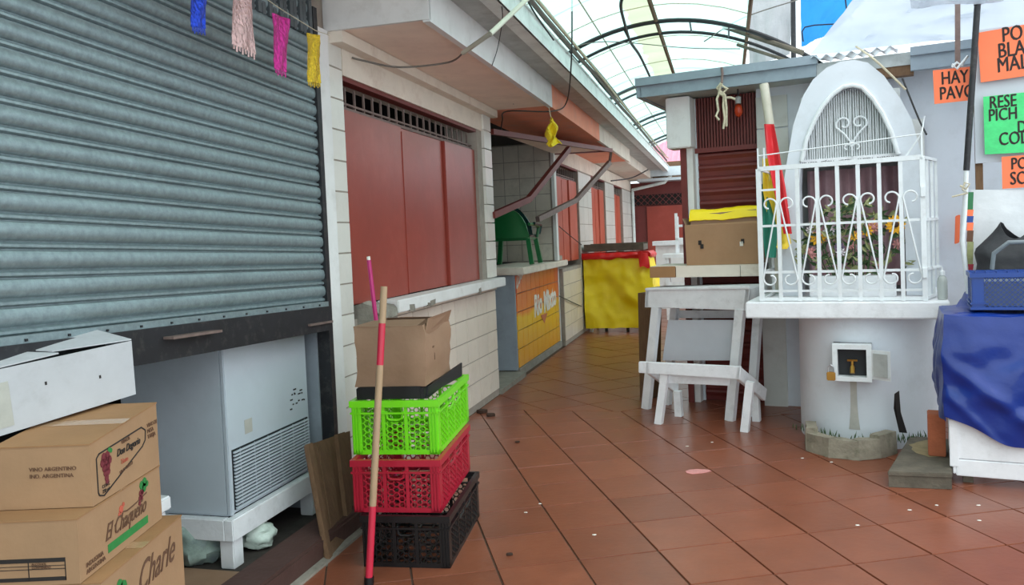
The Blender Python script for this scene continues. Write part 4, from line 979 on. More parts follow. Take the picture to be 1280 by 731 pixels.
for i in range(n-1):
    a, b = 4*i, 4*i+4; rg_.f += [(a, a+1, b+1, b), (a+1, a+2, b+2, b+1), (a+3, a, b, b+3), (a+2, a+3, b+3, b+2)]
rg_.build('arch_hood', 'white_wall', sr_)
MB().tube([R(x, .055, z) for x, z in [(inner[i][0]*.985+.0, inner[i][1]) for i in range(3, n-3)]], .016, 8).build('arch_bead', 'white_iron', sr_, smooth=True)
MB(R).box(-.40, .26, -.07, .0, 1.86, 1.915).build('sign_band', 'white_wood', sr_)
for x, s_ in ((-.38, 'MILAGRO'), (-.255, 'SEÑORA'), (-.14, 'VIRGEN'), (-.02, 'NUESTRA'), (.10, 'PATRONA')): text('lettering', s_, .027, 'ink_black', sr_, R(x, .002, 1.878), ER, Vector((0, 0, 1)), 0, .001, .0004, .85)
def zin(x):
    for i in range(n-1):
        a, b = inner[i], inner[i+1]
        if a[0] <= x <= b[0] and b[0] > a[0]: return a[1]+(b[1]-a[1])*(x-a[0])/(b[0]-a[0])
    return 2.0
for i in range(40):
    x = -.375+i*.0152
    z1 = zin(x)-.01
    if z1 > 1.95: MB().tube([R(x, -.02, 1.915), R(x+.003*math.sin(i*2.3), -.02, (1.915+z1)/2), R(x, -.02, z1)], .0042, 5).build('screen_rod', 'white_iron', sr_, smooth=True)
MB(R).box(-.39, .25, -.09, -.085, 1.915, 2.36).build('screen_backing', 'zinc_grey', sr_)
def spiral(c, r0, r1, a0, a1, q, n_=22, sgn=1): return [R(c[0]+sgn*(r0+(r1-r0)*i/n_)*math.cos(a0+(a1-a0)*i/n_), q, c[1]+(r0+(r1-r0)*i/n_)*math.sin(a0+(a1-a0)*i/n_)) for i in range(n_+1)]
for sg in (-1, 1):
    MB().tube([R(-.055, .0, 2.0), R(-.055+sg*.045, .0, 2.07)]+spiral((-.055+sg*.048, 2.14), .052, .018, -.4, 1.75*math.pi, .0, 24, sg), .007, 7).build('heart_scroll', 'white_iron', sr_, smooth=True)
    MB().tube(spiral((-.055+sg*.028, 1.975), .012, .03, -.5*math.pi, 1.2*math.pi, .0, 16, sg), .006, 6).build('heart_scroll', 'white_iron', sr_, smooth=True)
MB().tube([R(-.055, 0, 1.915), R(-.055, 0, 2.03)], .006, 6).build('heart_stem', 'white_iron', sr_)
MB().grid(lambda a, t: R(-.395+.65*a, -.45+.03*math.sin(a*40)+.02*math.sin(a*17+2), 1.86-.87*t), 60, 4).build('curtain', 'curtain', sr_, smooth=True)
MB(R).box(-.52, .40, -.72, -.62, .957, 2.2).build('niche_back', 'wall_block', sr_)
# gate
GQ = .45; g0, g1 = -.61, .365; zb, zt = .966, 1.842
def gbar(r0, q0, z0, r1, q1, z1, w_, nm, pr=sr_): return MB().bar(R(r0, q0, z0), R(r1, q1, z1), w_, w_, EQ).build(nm, 'white_iron', pr)
gt = thing('shrine_gate', 'white iron gate with scrolls and square bars on the shrine slab', 'gate', R(-.12, GQ, zb-.008))
for i in range(9):
    x = g0+(g1-g0)*i/8; gbar(x, GQ, .958, x, GQ, zt, .030 if i in (0, 8) else .024, 'gate_bar', gt)
for z, w_ in ((zt, .03), (1.46, .016), (1.15, .016), (1.025, .014), (.972, .02)): gbar(g0, GQ, z, g1, GQ, z, w_, 'gate_rail', gt)
gbar(g0, GQ, 1.70, g0+.12, GQ, 1.70, .014, 'gate_rail', gt)
for i in range(8):
    c = g0+(g1-g0)*(i+.5)/8; sg = -1 if i % 2 else 1; x0 = g0+(g1-g0)*i/8; x1 = g0+(g1-g0)*(i+1)/8
    xa, xb = (x0+.012, x1-.012) if sg < 0 else (x1-.012, x0+.012)
    top = spiral((xa+(.045 if xa < c else -.045), 1.60), .046, .026, math.pi*1.0, -math.pi*.45, GQ+.012, 18, 1 if xa < c else -1)
    bot = spiral((xb+(.045 if xb < c else -.045), 1.10), .026, .046, math.pi*.5, 2.0*math.pi-math.pi*1.0+math.pi, GQ+.012, 18, -1 if xb < c else 1)
    MB().tube(top, .006, 6).build('scroll', 'white_iron', gt, smooth=True)
    MB().tube([R(xa, GQ+.012, 1.60), R(xb, GQ+.012, 1.10)], .0055, 6).build('scroll_stem', 'white_iron', gt)
    MB().tube(spiral((c, 1.105), .046, .022, math.pi*(1.0 if xb < c else 0), math.pi*(2.5 if xb < c else -1.5), GQ+.012, 20), .006, 6).build('scroll', 'white_iron', gt, smooth=True)
for q in (.33, .2, .08): gs = g1+.085*(GQ-q)/.38; gbar(gs, q, .958, gs, q, zt, .016, 'side_bar', gt)
for z in (zt, 1.46, 1.15, .972): gbar(g1, GQ, z, g1+.085, .07, z, .018, 'side_rail', gt); gbar(g0, GQ, z, g0, -.1, z, .014, 'side_rail', gt)
gbar(g0, -.08, .958, g0, -.08, zt, .018, 'side_bar', gt)
MB(R).box(g1-.012, g1+.012, GQ-.005, GQ+.03, 1.60, 1.66).build('latch', 'white_iron', gt); MB(R).box(g1-.012, g1+.012, GQ-.005, GQ+.03, 1.10, 1.16).build('latch', 'white_iron', gt)
for x in (g0, g0+.04, g1): gbar(x, GQ, zt, x, GQ, 2.0 if x > 0 else 1.98, .010, 'top_rod', gt)
for q0, q1 in ((GQ, GQ),): MB().tube([R(g0, GQ, 1.93), R(g1, GQ, 1.985)], .004, 5).build('top_wire', 'white_iron', gt)
MB().tube([R(g1-.1, GQ-.02, zt), R(g1, GQ, 1.985)], .005, 5).build('top_wire', 'white_iron', gt); MB().tube([R(g1, GQ, 1.985), R(g1+.03, -.08, 2.15)], .005, 5).build('top_wire', 'white_iron', gt)
# planter and flowers in the niche
pl_ = thing('planter', 'white planter box with bouquets of flowers inside the shrine', 'planter', R(-.12, .1, .957))
MB(R).box(-.34, .20, .0, .16, .957, 1.10).build('trough', 'white_wood', pl_, bev=.006)
random.seed(21)
def leaf(mb, p, d, l, w_):
    d = Vector(d).normalized(); s_ = d.cross(EQ); s_ = s_.normalized() if s_.length > .01 else ER; mb.add([p, p+d*l*.5+s_*w_+EQ*.01, p+d*l, p+d*l*.5-s_*w_+EQ*.01], [(0, 1, 2, 3)])
def flower(kind, r, q, z, mat, size, petals, heart):
    base = R(r*.6-.02, .08, 1.10); c = R(r, q, z); t = pl_
    MB().tube([base, (base+c)/2+EQ*.02, c], .004, 5).build('stem', 'leaf', t)
    h = MB(); h.ball(c, size*.42, 10, 6); ho = h.build('flower_head', heart, t, smooth=True)
    pm = MB()
    for k in range(petals):
        a = 2*math.pi*k/petals; d = ER*math.cos(a)+Vector((0, 0, 1))*math.sin(a); s_ = (-ER*math.sin(a)+Vector((0, 0, 1))*math.cos(a)); pm.add([c+EQ*size*.2+d*size*.25, c+EQ*size*.3+d*size*.7+s_*size*.24, c+EQ*size*.15+d*size*1.1, c+EQ*size*.3+d*size*.7-s_*size*.24], [(0, 1, 2, 3)])
    pm.build('petals', mat, ho)
flower('sunflower', .205, .12, 1.435, 'petal_yellow', .06, 14, 'flower_heart'); flower('lily', -.285, .08, 1.36, 'petal_yellow', .05, 9, 'petal_yellow'); flower('lily', -.33, .1, 1.26, 'petal_pink', .042, 10, 'petal_pink')
for i in range(16):
    r = random.uniform(-.36, .22); z = random.uniform(1.16, 1.46); m_ = random.choice(['petal_pink', 'petal_white', 'petal_white', 'petal_purple', 'petal_pink', 'petal_yellow']); flower('flower', r, random.uniform(.02, .14), z, m_, random.uniform(.026, .042), 8, m_)
for m_, nn in (('leaf', 150), ('leaf_pale', 110)):
    lf = MB()
    for i in range(nn):
        r = random.gauss(-.08, .17); r = max(-.38, min(.24, r)); z = random.uniform(1.09, 1.62-abs(r+.05)*.5); leaf(lf, R(r, random.uniform(-.02, .15), z), ER*random.uniform(-1, 1)+Vector((0, 0, random.uniform(-.3, 1)))+EQ*random.uniform(-.3, .5), random.uniform(.05, .11), random.uniform(.008, .018))
    lf.build('foliage', m_, pl_, kind='stuff')
bt_ = thing('soap_bottle', 'clear pump bottle at the right end of the shrine slab', 'bottle', R(.462, .36, .957)); bp_ = R(.462, .36, .957)
MB().lathe(bp_, [(.026, 0), (.029, .01), (.029, .11), (.024, .135), (.012, .15)], 16).build('body', 'bottle', bt_, smooth=True); MB().lathe(bp_+Vector((0, 0, .15)), [(.016, 0), (.016, .025), (.006, .03), (.006, .05)], 12).build('pump', 'white_iron', bt_, smooth=True)
MB().bar(bp_+Vector((0, 0, .205)), bp_+Vector((0, 0, .205))-ER*.05, .016, .012).build('spout', 'white_iron', bt_)
# meter box with the tap and padlock
def MQ(r, q, z): return R(-.06, .435, 0)+ER*(r)+EQ*q+Vector((0, 0, z))
mx_ = thing('tap_box', 'small white metal box with its door open on the pedestal', 'box', MQ(0, 0, .45))
MB(MQ).box(-.115, .115, -.03, .022, .45, .685).build('back_plate', 'freezer_dark', mx_)
for a, b, c, d in ((-.115, .115, .45, .478), (-.115, .115, .655, .685), (-.115, -.085, .478, .655), (.085, .115, .478, .655)): MB(MQ).box(a, b, .022, .095, c, d).build('frame_side', 'white_iron', mx_)
dr = MB(); A = MQ(.115, .095, .47); D = (ER*.9+EQ*.55).normalized()*.125; dr.slab([A, A+D, A+D+Vector((0, 0, .185)), A+Vector((0, 0, .185))], (ER*.5-EQ*.9)*.008); do_ = dr.build('door', 'white_iron', mx_)
A2 = A+D*.12+Vector((0, 0, .02)); q_ = (EQ*.9-ER*.5).normalized()*.004; MB().slab([A2+q_, A2+q_+D*.76, A2+q_+D*.76+Vector((0, 0, .145)), A2+q_+Vector((0, 0, .145))], q_).build('door_panel', 'zinc_grey', do_)
tap = MB(); tap.tube([MQ(-.0, .02, .53), MQ(0, .06, .535), MQ(0, .075, .50)], .015, 8); tap.tube([MQ(0, .05, .54), MQ(0, .05, .575)], .009, 8); tap.tube([MQ(-.03, .05, .578), MQ(.03, .05, .578)], .007, 6); tap.build('tap', 'brass', mx_, smooth=True)
pdk = MB(MQ); pdk.box(-.15, -.098, .098, .121, .455, .51); po = pdk.build('padlock', 'brass', mx_, bev=.005); MB().tube([MQ(-.14, .109, .51), MQ(-.14, .109, .54), MQ(-.124, .109, .555), MQ(-.108, .109, .54), MQ(-.108, .109, .51)], .005, 6).build('shackle', 'chrome', po, smooth=True)
MB().grid(lambda a, t: R(-.06+(.04+.03*t)*(a-.5)*(1-.25*math.sin(3*t)), math.sqrt(.436**2-(-.06+.05*(a-.5))**2)+.002, .45-.33*t), 4, 8).build('water_stain', 'stain', sr_, smooth=True)
# basin
bs_ = thing('drain_basin', 'low mossy concrete basin at the foot of the pedestal', 'basin', R(-.06, .5, 0))
bpts = [(-.37, .40), (-.345, .60), (-.20, .72), (-.02, .735), (.10, .65), (.19, .50)]
for (r0, q0), (r1, q1), zz in zip(bpts[:-1], bpts[1:], (.15, .12, .115, .12, .14)):
    mb = MB(); A, B = R(r0, q0, 0), R(r1, q1, 0); k = 6; d_ = (B-A); nn = Vector((d_.y, -d_.x, 0)).normalized()
    if nn.dot(R(0, 0, 0)-A) < 0: nn = -nn
    for i in range(k+1):
        p = A+d_*(i/k); mb.v += [p, p+Vector((0, 0, zz))+nn*.008, p+Vector((0, 0, zz))+nn*.075, p+nn*.085]
    for i in range(k):
        x, y = 4*i, 4*i+4; mb.f += [(x, x+1, y+1, y), (x+1, x+2, y+2, y+1), (x+2, x+3, y+3, y+2)]
    mb.f += [(0, 1, 2, 3), (4*k+3, 4*k+2, 4*k+1, 4*k)]; rough(mb, .008, 14).build('rim_block', 'concrete_moss', bs_, smooth=True)
MB().slab([R(r*.88, q*.93, .004) for r, q in bpts]+[R(.45*math.sin(x), .45*math.cos(x), .004) for x in (.38, .2, 0, -.2, -.4, -.6)], Vector((0, 0, .04))).build('basin_floor', 'concrete_moss', bs_)
gr = MB()
for i in range(90):
    a = random.choice([random.gauss(.72, .06), random.gauss(.52, .12), random.gauss(.3, .05)])*math.pi; rr = random.uniform(.45, .52); p = R(-.02+rr*math.cos(a), .02+rr*math.sin(a), .06); leaf(gr, p, Vector((random.uniform(-.4, .4), random.uniform(-.4, .4), 1)), random.uniform(.03, .07), .004)
gr.build('moss_tufts', 'leaf', bs_, kind='stuff')
# step, sheet scrap, brick
sp0 = thing('wooden_step', 'dark weathered wooden step in front of the blue stall', 'step', R(.3, .85, 0))
fs = MB(); z1 = .09
q4 = [PZ(x, y, 0) for x, y in ((1111, 609), (1190, 612))]+[PZ(1186, 549, z1), PZ(1138, 545, z1)]
q4 = [Vector((p.x, p.y, .002)) for p in q4]
fs.slab(q4, Vector((0, 0, z1-.026))); fs.build('base', 'wood_grey', sp0)
c4_ = sum(q4, Vector())/4; fs = MB(); fs.slab([p+(p-c4_).normalized()*.01+Vector((0, 0, z1-.026)) for p in q4], Vector((0, 0, .024))); fs.build('tread', 'wood_grey', sp0, bev=.004)
wn = MB(); cxy = PZ(1160, 560, z1+.0015); wn.add([cxy]+[cxy+ER*.09*math.cos(a*math.pi/12)*(1+.5*nz((a, 0, 0), .9))+EQ*.20*math.sin(a*math.pi/12)*(1+.3*nz((a, 2, 0), .7)) for a in range(24)], [(0, 1+i, 1+(i+1) % 24) for i in range(24)]); wn.build('worn_patch', 'wood_worn', sp0)
bkk = MB(R).box(.355, .445, .72, .85, z1+.003, .335); tag(bkk.build('hollow_brick', 'brick', bev=.004), 'reddish brown clay brick standing on the wooden step', 'brick')
ss = MB(); ss.slab([PR(1124, 540, .56), PR(1117, 510, .58), PR(1118, 492, .58), PR(1124, 488, .58), PR(1126, 515, .57), PR(1134, 541, .56)], EQ*.006); tag(ss.build('rubber_scrap', 'plastic_black'), 'curved black scrap standing between basin and step', 'scrap')
# ------------------------------------------------------------------ blue covered stall
bst = thing('market_stall', 'white wooden stall draped with a blue tarpaulin', 'stall', R(1.0, .7, 0))
MB(R).box(.485, 2.1, 1.03, 1.06, .05, .14).build('front_board', 'white_wood', bst, bev=.004); MB(R).box(.485, 2.1, 1.03, 1.055, .143, .88).build('front_board', 'white_wood', bst, bev=.004)
MB(R).box(.47, .485, .53, 1.06, .06, .88).build('side_board', 'white_wood', bst, bev=.003); MB(R).box(.46, .52, .53, 1.06, .88, .905).build('table_top', 'white_wood', bst); MB(R).box(.52, 2.1, .35, 1.06, .88, .905).build('table_top', 'white_wood', bst)
MB(R).box(.455, .50, 1.055, 1.065, .10, .36).build('corner_strip', 'white_wood', bst, bev=.003)
for a, b in ((.52, 1.0), (.52, .42), (2.0, 1.0), (2.0, .42)): MB(R).box(a, a+.05, b-.05, b, 0, .1).build('leg', 'wood_grey', bst)
def tarp(a, t):
    # a along: 0 back-left corner .. left side .. front; t: 0 top inner, to bottom
    if a < .3: s = a/.3; r, q = .45, .55+s*.52; nx, nq = -1, 0
    else: s = (a-.3)/.7; r, q = .45+s*1.6, 1.07; nx, nq = 0, 1
    ctr = (a-.3)/.05; 
    if abs(ctr) < 1: g = (ctr+1)/2; nx, nq = -(1-g), g
    if t < .25: k = t/.25; z = .935+.01*nz((r*5, q*5, 0), 1); return R(r-nx*.25*(1-k), q-nq*.25*(1-k), z)
    k = (t-.25)/.75; bot = .30 if a < .3 else .37-.16*min(1, s*4)+.012*math.sin(s*30)
    if a < .3: bot = .36-.02*s
    z = .93-k*(.93-bot)
    bulge = .03*math.sin(k*math.pi*.9)+.015
    fold = .010*math.sin((z*9-s*10)*2.2+3*nz((s*3, z*3, 0), 1.6))*min(1, k*3) + .012*nz((r*3, q*3, z*4), 1.2)+.004*nz((r*12, q*12, z*13), 1.2)
    fold += .022*math.exp(-(((z-.68+s*1.3)/.05)**2))*(1 if a > .3 else .4)+.014*math.exp(-(((z-.52+s*1.9)/.04)**2))*(1 if a > .3 else 0)
    return R(r+nx*(bulge+fold), q+nq*(bulge+fold), z+.015*nz((r*6, q*6, 2), 1))
MB().grid(tarp, 150, 60).build('tarpaulin', 'tarp_blue', bst, smooth=True, solid=.004)
MB().grid(lambda a, t: R(.45+a*1.65, max(.40+.66*t, .54 if .45+a*1.65 < .54 else 0), .93+.012*nz((a*9, t*6, 3), 1)), 30, 14).build('tarp_top', 'tarp_blue', bst, smooth=True, solid=.004)
hm = MB(); hq = [PR(1190, 398, .80), PR(1240, 392, .80), PR(1214, 360, .42), PR(1200, 372, .42)]
hm.grid(lambda a, t: (hq[0]*(1-a)+hq[1]*a)*(1-t)+(hq[3]*(1-a)+hq[2]*a)*t+Vector((0, 0, .012*math.sin(9*a+4*t))), 10, 12); hm.build('tarp_fold', 'tarp_blue', bst, smooth=True, solid=.004)
# blue crate
fbc = LF(R(.58, 1.0, .955), -BL)
bc = thing('plastic_crate', 'blue lattice crate standing on the blue tarpaulin', 'crate', fbc(.2, .15, 0))
L_, D_, Hh = .50, .30, .20
for x, y in ((0, 0), (L_-.06, 0), (0, D_-.04), (L_-.06, D_-.04)): MB(fbc).box(x, x+.06, y, y+.04, 0, Hh).build('corner_post', 'plastic_blue', bc, bev=.004)
rm = MB(fbc); rm.box(-.008, L_+.008, -.008, .014, Hh-.025, Hh); rm.box(-.008, L_+.008, D_-.014, D_+.008, Hh-.025, Hh); rm.box(-.008, .014, .014, D_-.014, Hh-.025, Hh); rm.box(L_-.014, L_+.008, .014, D_-.014, Hh-.025, Hh); rm.build('rim', 'plastic_blue', bc)
rm = MB(fbc); rm.box(-.006, L_+.006, -.006, D_+.006, 0, .016); rm.box(-.006, .08, -.006, D_, .03, .038); rm.build('base', 'plastic_blue', bc)
def lattice(fn, x0, x1, z0, z1, s, name, par):
    mb = MB(); n_ = int((x1-x0+z1-z0)/s)+2
    for k in range(-n_, n_+1):
        for sg in (1, -1):
            # line z = z0 + sg*(x-xc)
            xc = x0+k*s; pts = []
            t0 = max(x0, xc if sg > 0 else xc-(z1-z0)); t1 = min(x1, xc+(z1-z0) if sg > 0 else xc)
            if t1-t0 < .004: continue
            zA = z0+sg*(t0-xc); zB = z0+sg*(t1-xc); A, B = fn(t0, zA), fn(t1, zB); mb.bar(A, B, .004, .005, (fn(t0-sg*.01, zA+.01)-A).normalized())
    mb.build(name, 'plastic_blue', par)
lattice(lambda a, z: fbc(a, .004, z), .06, L_-.06, .016, Hh-.025, .026, 'front_lattice', bc); lattice(lambda a, z: fbc(.004, a, z), .04, D_-.04, .016, Hh-.025, .026, 'side_lattice', bc); lattice(lambda a, z: fbc(a, D_-.004, z), .06, L_-.06, .016, Hh-.025, .026, 'back_lattice', bc)
MB(fbc).box(.02, L_-.02, .015, D_-.015, .018, .15).build('liner', 'strap', bc)
lt_ = MB(fbc)
for i in range(10): lt_.box(.02+i*.05, .026+i*.05, .0, .16, Hh, Hh+.008)
for i in range(4): lt_.box(0, L_, .02+i*.045, .026+i*.045, Hh, Hh+.008)
lt_.build('lid_grid', 'plastic_blue', bc)
# black bag behind the crate
bgp = R(.86, .50, .955)
bg_ = thing('black_bag', 'black sack with a grey strap behind the blue crate', 'bag', bgp)
mb = MB()
def bagf(a, t):
    th = a*2*math.pi; prof_ = (.22, .25, .245, .22, .17, .10)[min(5, int(t*5.99))]; z = t*.42
    k = 1+.18*nz((math.cos(th)*1.5, math.sin(th)*1.5, t*3), 1.3); pr2 = .25*(1-.25*t-.35*max(0, t-.7)/.3)
    return bgp+ER*pr2*k*math.cos(th)*1.0+EQ*pr2*.55*k*math.sin(th)+Vector((0, 0, z*(1+.12*math.sin(th*2+1))))
mb.grid(bagf, 32, 16); mb.build('sack', 'bag_black', bg_, smooth=True, solid=.005)
MB().tube([R(.70, .73, 1.16), R(.71, .74, 1.25), R(.78, .76, 1.31), R(.88, .76, 1.31), R(.95, .76, 1.25)], .012, 8).build('strap', 'strap', bg_, smooth=True)
# back board, cloth and signs
SQ = .30
bbd = thing('display_board', 'white board on wooden posts behind the stall, holding the signs', 'board', R(1.3, SQ-.05, 0))
MB(R).box(.66, 2.1, SQ-.03, SQ-.012, 1.79, 2.60).build('board', 'white_board', bbd)
MB(R).box(.66, .70, SQ-.07, SQ-.03, 0, 2.6).build('post', 'wood_old', bbd); MB(R).box(2.0, 2.05, SQ-.07, SQ-.03, 0, 2.6).build('post', 'wood_old', bbd)
cl = MB(); cl.grid(lambda a, t: R(.63+1.45*a, SQ+.01+.02*math.sin(9*a+3*t)+.015*nz((a*7, t*5, 0), 1), 1.63-.02*math.sin(a*6)-.66*t), 30, 12); tag(cl.build('white_cloth', 'cloth_white', smooth=True, solid=.004), 'white sheet hanging below the signs behind the stall', 'sheet')
cl = MB(); cl.grid(lambda a, t: R(.72+1.3*a, SQ-.004+.008*math.sin(7*a), 1.84-.22*t), 20, 4); 
def sign(q, quad, mat, lines, label, tsize, tb=.003, dx=.03, tz=None):
    P = [PR(x, y, q) for x, y in quad]; t = thing('paper_sign', label, 'sign', P[3], 'hand lettered signs above the stall')
    MB().slab(P, -EQ*.004).build('sheet', mat, t)
    xd = (P[1]-P[0]).normalized(); yd = (P[0]-P[3]).normalized()
    for s_, x, y, sz_ in lines: text('lettering', s_, sz_, 'ink_black', t, PR(x, y, q)+EQ*.0006, xd, yd, 0, .001, 0, .66); text('lettering', s_, sz_, 'ink_black', t, PR(x, y, q)+EQ*.0004+xd*.004+yd*.002, xd, yd, 0, .001, 0, .66)
    return t
def e1(y0, dy): return 1
sign(SQ-.1, ((1166, 88), (1224, 82), (1225, 124), (1168, 130)), 'sign_orange', [('HAY', 1176, 106, .115), ('PAVO', 1174, 125, .115)], 'orange sign reading HAY PAVO left of the black pole', .1)
sign(SQ+.02, ((1222, 41), (1330, 22), (1330, 88), (1226, 103)), 'sign_orange', [('PO', 1252, 53, .125), ('BLA', 1247, 73, .125), ('MAL', 1246, 91, .125)], 'large orange sign reading PO BLA MAL at the top', .1, .0025)
sign(SQ+.03, ((1229, 121), (1330, 110), (1330, 188), (1231, 193)), 'sign_green', [('RESE', 1236, 136, .105), ('PICH', 1235, 152, .105), ('D', 1271, 166, .10), ('COD', 1248, 182, .11)], 'shiny green sign reading RESE PICH D COD', .1, .0025)
sign(SQ+.035, ((1252, 196), (1330, 190), (1330, 231), (1253, 236)), 'sign_orange', [('PO', 1263, 212, .10), ('SO', 1262, 231, .11)], 'small orange sign reading PO SO below the green sign', .1, .003)
# pole with its ties
pt = thing('black_pole', 'leaning black pole in front of the signs', 'pole', PR(1205, 300, .47))
MB().tube([PR(1208, 213, .47), PR(1222, 4, .5)], .018, 12).build('shaft', 'black_iron', pt, smooth=True); MB().tube([PR(1222, 6, .5), PR(1223, -40, .5)], .022, 12).build('collar', 'zinc_grey', pt, smooth=True)
MB().tube([PR(1208, 213, .47), PR(1206, 262, .47), PR(1203, 300, .46), R(.60, .46, .965)], .014, 10).build('lower_shaft', 'white_iron', pt, smooth=True)
MB().tube([PR(x, y, .5) for x, y in ((1200, 232), (1208, 236), (1212, 230), (1206, 228), (1203, 237), (1210, 241), (1190, 246))], .006, 6).build('cord', 'rope', pt, smooth=True)
ps = thing('printed_stick', 'narrow green, white and red printed strip beside the white sheet', 'strip', PR(1212, 345, .40))
for y0, y1, m_ in ((240, 262, 'chair_green'), (262, 270, 'sign_orange'), (270, 278, 'plastic_blue'), (278, 288, 'sign_orange'), (288, 302, 'ink_brown'), (302, 330, 'leaf_pale'), (330, 340, 'plastic_red'), (340, 384, 'white_iron')):
    MB().slab([PR(1209, y0, .42), PR(1217, y0, .42), PR(1216, y1, .42), PR(1208, y1, .42)], EQ*.008).build('band', m_, ps)
oo = MB().slab([PR(1194, 270, -.7), PR(1200, 268, -.7), PR(1199, 303, -.7), PR(1193, 305, -.7)], EQ*.03); tag(oo.build('orange_handle', 'sign_orange', bev=.004), 'orange tool handle hanging on the white wall', 'handle')
# ------------------------------------------------------------------ white stands
def PP(x, y, p0, dr):
    n = Vector((dr.y, -dr.x, 0)).normalized(); d = ray(x, y); return CAM+d*(n.dot(p0-CAM)/n.dot(d))
A0, A1 = PZ(805, 511), PZ(910, 526); B0, B1 = PZ(821, 531), PZ(929, 541)
dA = (A1-A0).normalized(); dB = (B1-B0).normalized(); back = Vector((-dB.y, dB.x, 0)); back = back if back.y > 0 else -back; bA = Vector((-dA.y, dA.x, 0)); bA = bA if bA.y > 0 else -bA
sa = thing('tall_stand', 'tall white wooden stand with a pale panel between its legs', 'stand', (A0+A1)/2)
tl, tr3, br, bl = [PP(x, y, A0, dA) for x, y in ((807, 363), (937, 361), (934, 388), (806, 384))]
MB().slab([tl, tr3, br, bl], bA*.035).build('top_apron', 'white_wood', sa, bev=.004)
MB().slab([tl-bA*.01, tr3-bA*.01, tr3+bA*.28+ER*.02, tl+bA*.28], Vector((0, 0, .02))).build('top_board', 'white_wood', sa, bev=.004)
MB().slab([tr3, br, br+bA*.28, tr3+bA*.28], -dA*.03).build('side_apron', 'white_wood', sa); MB().slab([tl, bl, bl+bA*.28, tl+bA*.28], dA*.03).build('side_apron', 'white_wood', sa)
for x0, y0, x1, y1 in ((819, 384, 806, 509), (924, 387, 911, 524)):
    a, b = PP(x1, y1, A0, dA)+bA*.02, PP(x0, y0, A0, dA)+bA*.02; a.z = 0
    MB().bar(a, b, .068, .05, bA).build('leg', 'white_wood', sa); 
    MB().bar(a+bA*.23+dA*.05, b+bA*.24+dA*.02, .06, .05, bA).build('leg', 'white_wood', sa)
MB().slab([PP(x, y, A0, dA)+bA*.07 for x, y in ((829, 401), (917, 401), (912, 452), (822, 452))], bA*.012).build('panel', 'white_board', sa)
MB().slab([PP(x, y, A0, dA)+bA*.275 for x, y in ((822, 392), (930, 392), (930, 402), (822, 402))], bA*.02).build('back_rail', 'white_wood', sa)
sb_ = thing('low_stand', 'low white wooden stand with sloping side rails', 'stand', (B0+B1)/2)
q = [PP(x, y, B0, dB)-back*.0 for x, y in ((798, 452), (926, 458), (924, 474), (798, 466))]
MB().slab(q, back*.03).build('front_rail', 'white_wood', sb_, bev=.004)
G1, G2 = PZ(849, 520), PZ(946, 526)
depth = (G2-B1).dot(back)
rt0, rt1 = q[1].copy(), PP(959, 486, G2, dB); rb0, rb1 = q[2].copy(), PP(957, 501, G2, dB)
MB().slab([rt0, rt1, rb1, rb0], -dB*.03).build('side_rail', 'white_wood', sb_, bev=.003)
off = rt1-rt0
MB().slab([q[0]+dB*.06, q[0]+dB*.06+off, q[3]+dB*.06+off, q[3]+dB*.06], dB*.03).build('side_rail', 'white_wood', sb_, bev=.003)
MB().slab([PP(x, y, B0, dB)+back*.06 for x, y in ((820, 465), (910, 470), (909, 484), (820, 480))], back*.025).build('inner_rail', 'white_wood', sb_, bev=.003)
for f0, px_, py_ in ((B0, 829, 468), (B1, 936, 478)):
    a = f0.copy(); b = PP(px_, py_, B0, dB)+back*.04; a += back*.04; MB().bar(a, b, .055, .05, back).build('leg', 'white_wood', sb_)
for f0, hh in ((G1, .2), (G2, .22)): MB().bar(f0, f0+Vector((-.006, 0, hh)), .055, .05, back).build('leg', 'white_wood', sb_)
bpost = MB(); P = [PP(x, y, A0+bA*.36, dA) for x, y in ((797, 366), (815, 366), (813, 480), (799, 480))]; zt_ = P[0].z
c0 = P[3].copy(); c1 = P[2].copy(); c0.z = c1.z = 0
bpost.slab([Vector((P[0].x, P[0].y, zt_)), Vector((P[1].x, P[1].y, zt_)), c1, c0], bA*.15)
tag(bpost.build('brown_post', 'wood_old', bev=.004), 'short brown wooden post behind the tall white stand', 'post')
# ------------------------------------------------------------------ sheets and poles over the right building
def sheet(name, pts, q, mat, label, cat, th=.006, wob=.02, qs=None):
    tl, tr_, br, bl = [PR(x, y, (qs[i] if qs else q)) for i, (x, y) in enumerate(pts)]
    mb = MB(); mb.grid(lambda a, t: (tl*(1-a)+tr_*a)*(1-t)+(bl*(1-a)+br*a)*t+EQ*wob*(math.sin(9*a+4*t)+nz((a*6, t*6, 1), 1)+.5*abs(nz((a*16+4*t, t*9, 1), 1))), 48, 30)
    return tag(mb.build(name, mat, smooth=True, solid=th), label, cat)
sheet('fibre_sheet', ((934, -60), (991, -60), (987, 68), (937, 84)), -1.45, 'board_grey', 'grey fibre sheet standing up behind the roof edge', 'sheet')
po_ = MB().tube([PR(992, 74, -1.3), PR(991, -60, -1.3)], .022, 8).build('iron_post', 'black_iron', smooth=True); tag(po_, 'dark iron post beside the grey fibre sheet', 'post')
sheet('blue_tarpaulin', ((1000, -60), (1140, -60), (1042, 40), (1002, 58)), -1.5, 'plastic_blue_sheet', 'bright blue translucent tarpaulin above the shrine roof', 'tarpaulin')
sheet('plastic_sheet', ((1110, -45), (1420, -70), (1420, 34), (1012, 66)), 0, 'plastic_white', 'large crumpled clear plastic sheet over the right roof', 'plastic sheet', .003, .055, (.0, .2, -.3, -.62))
sheet('canopy_edge', ((1130, -40), (1300, -40), (1252, 2), (1140, 9)), .55, 'plastic_white', 'drooping cream canopy edge at the top of the black pole', 'canopy', .006, .03)
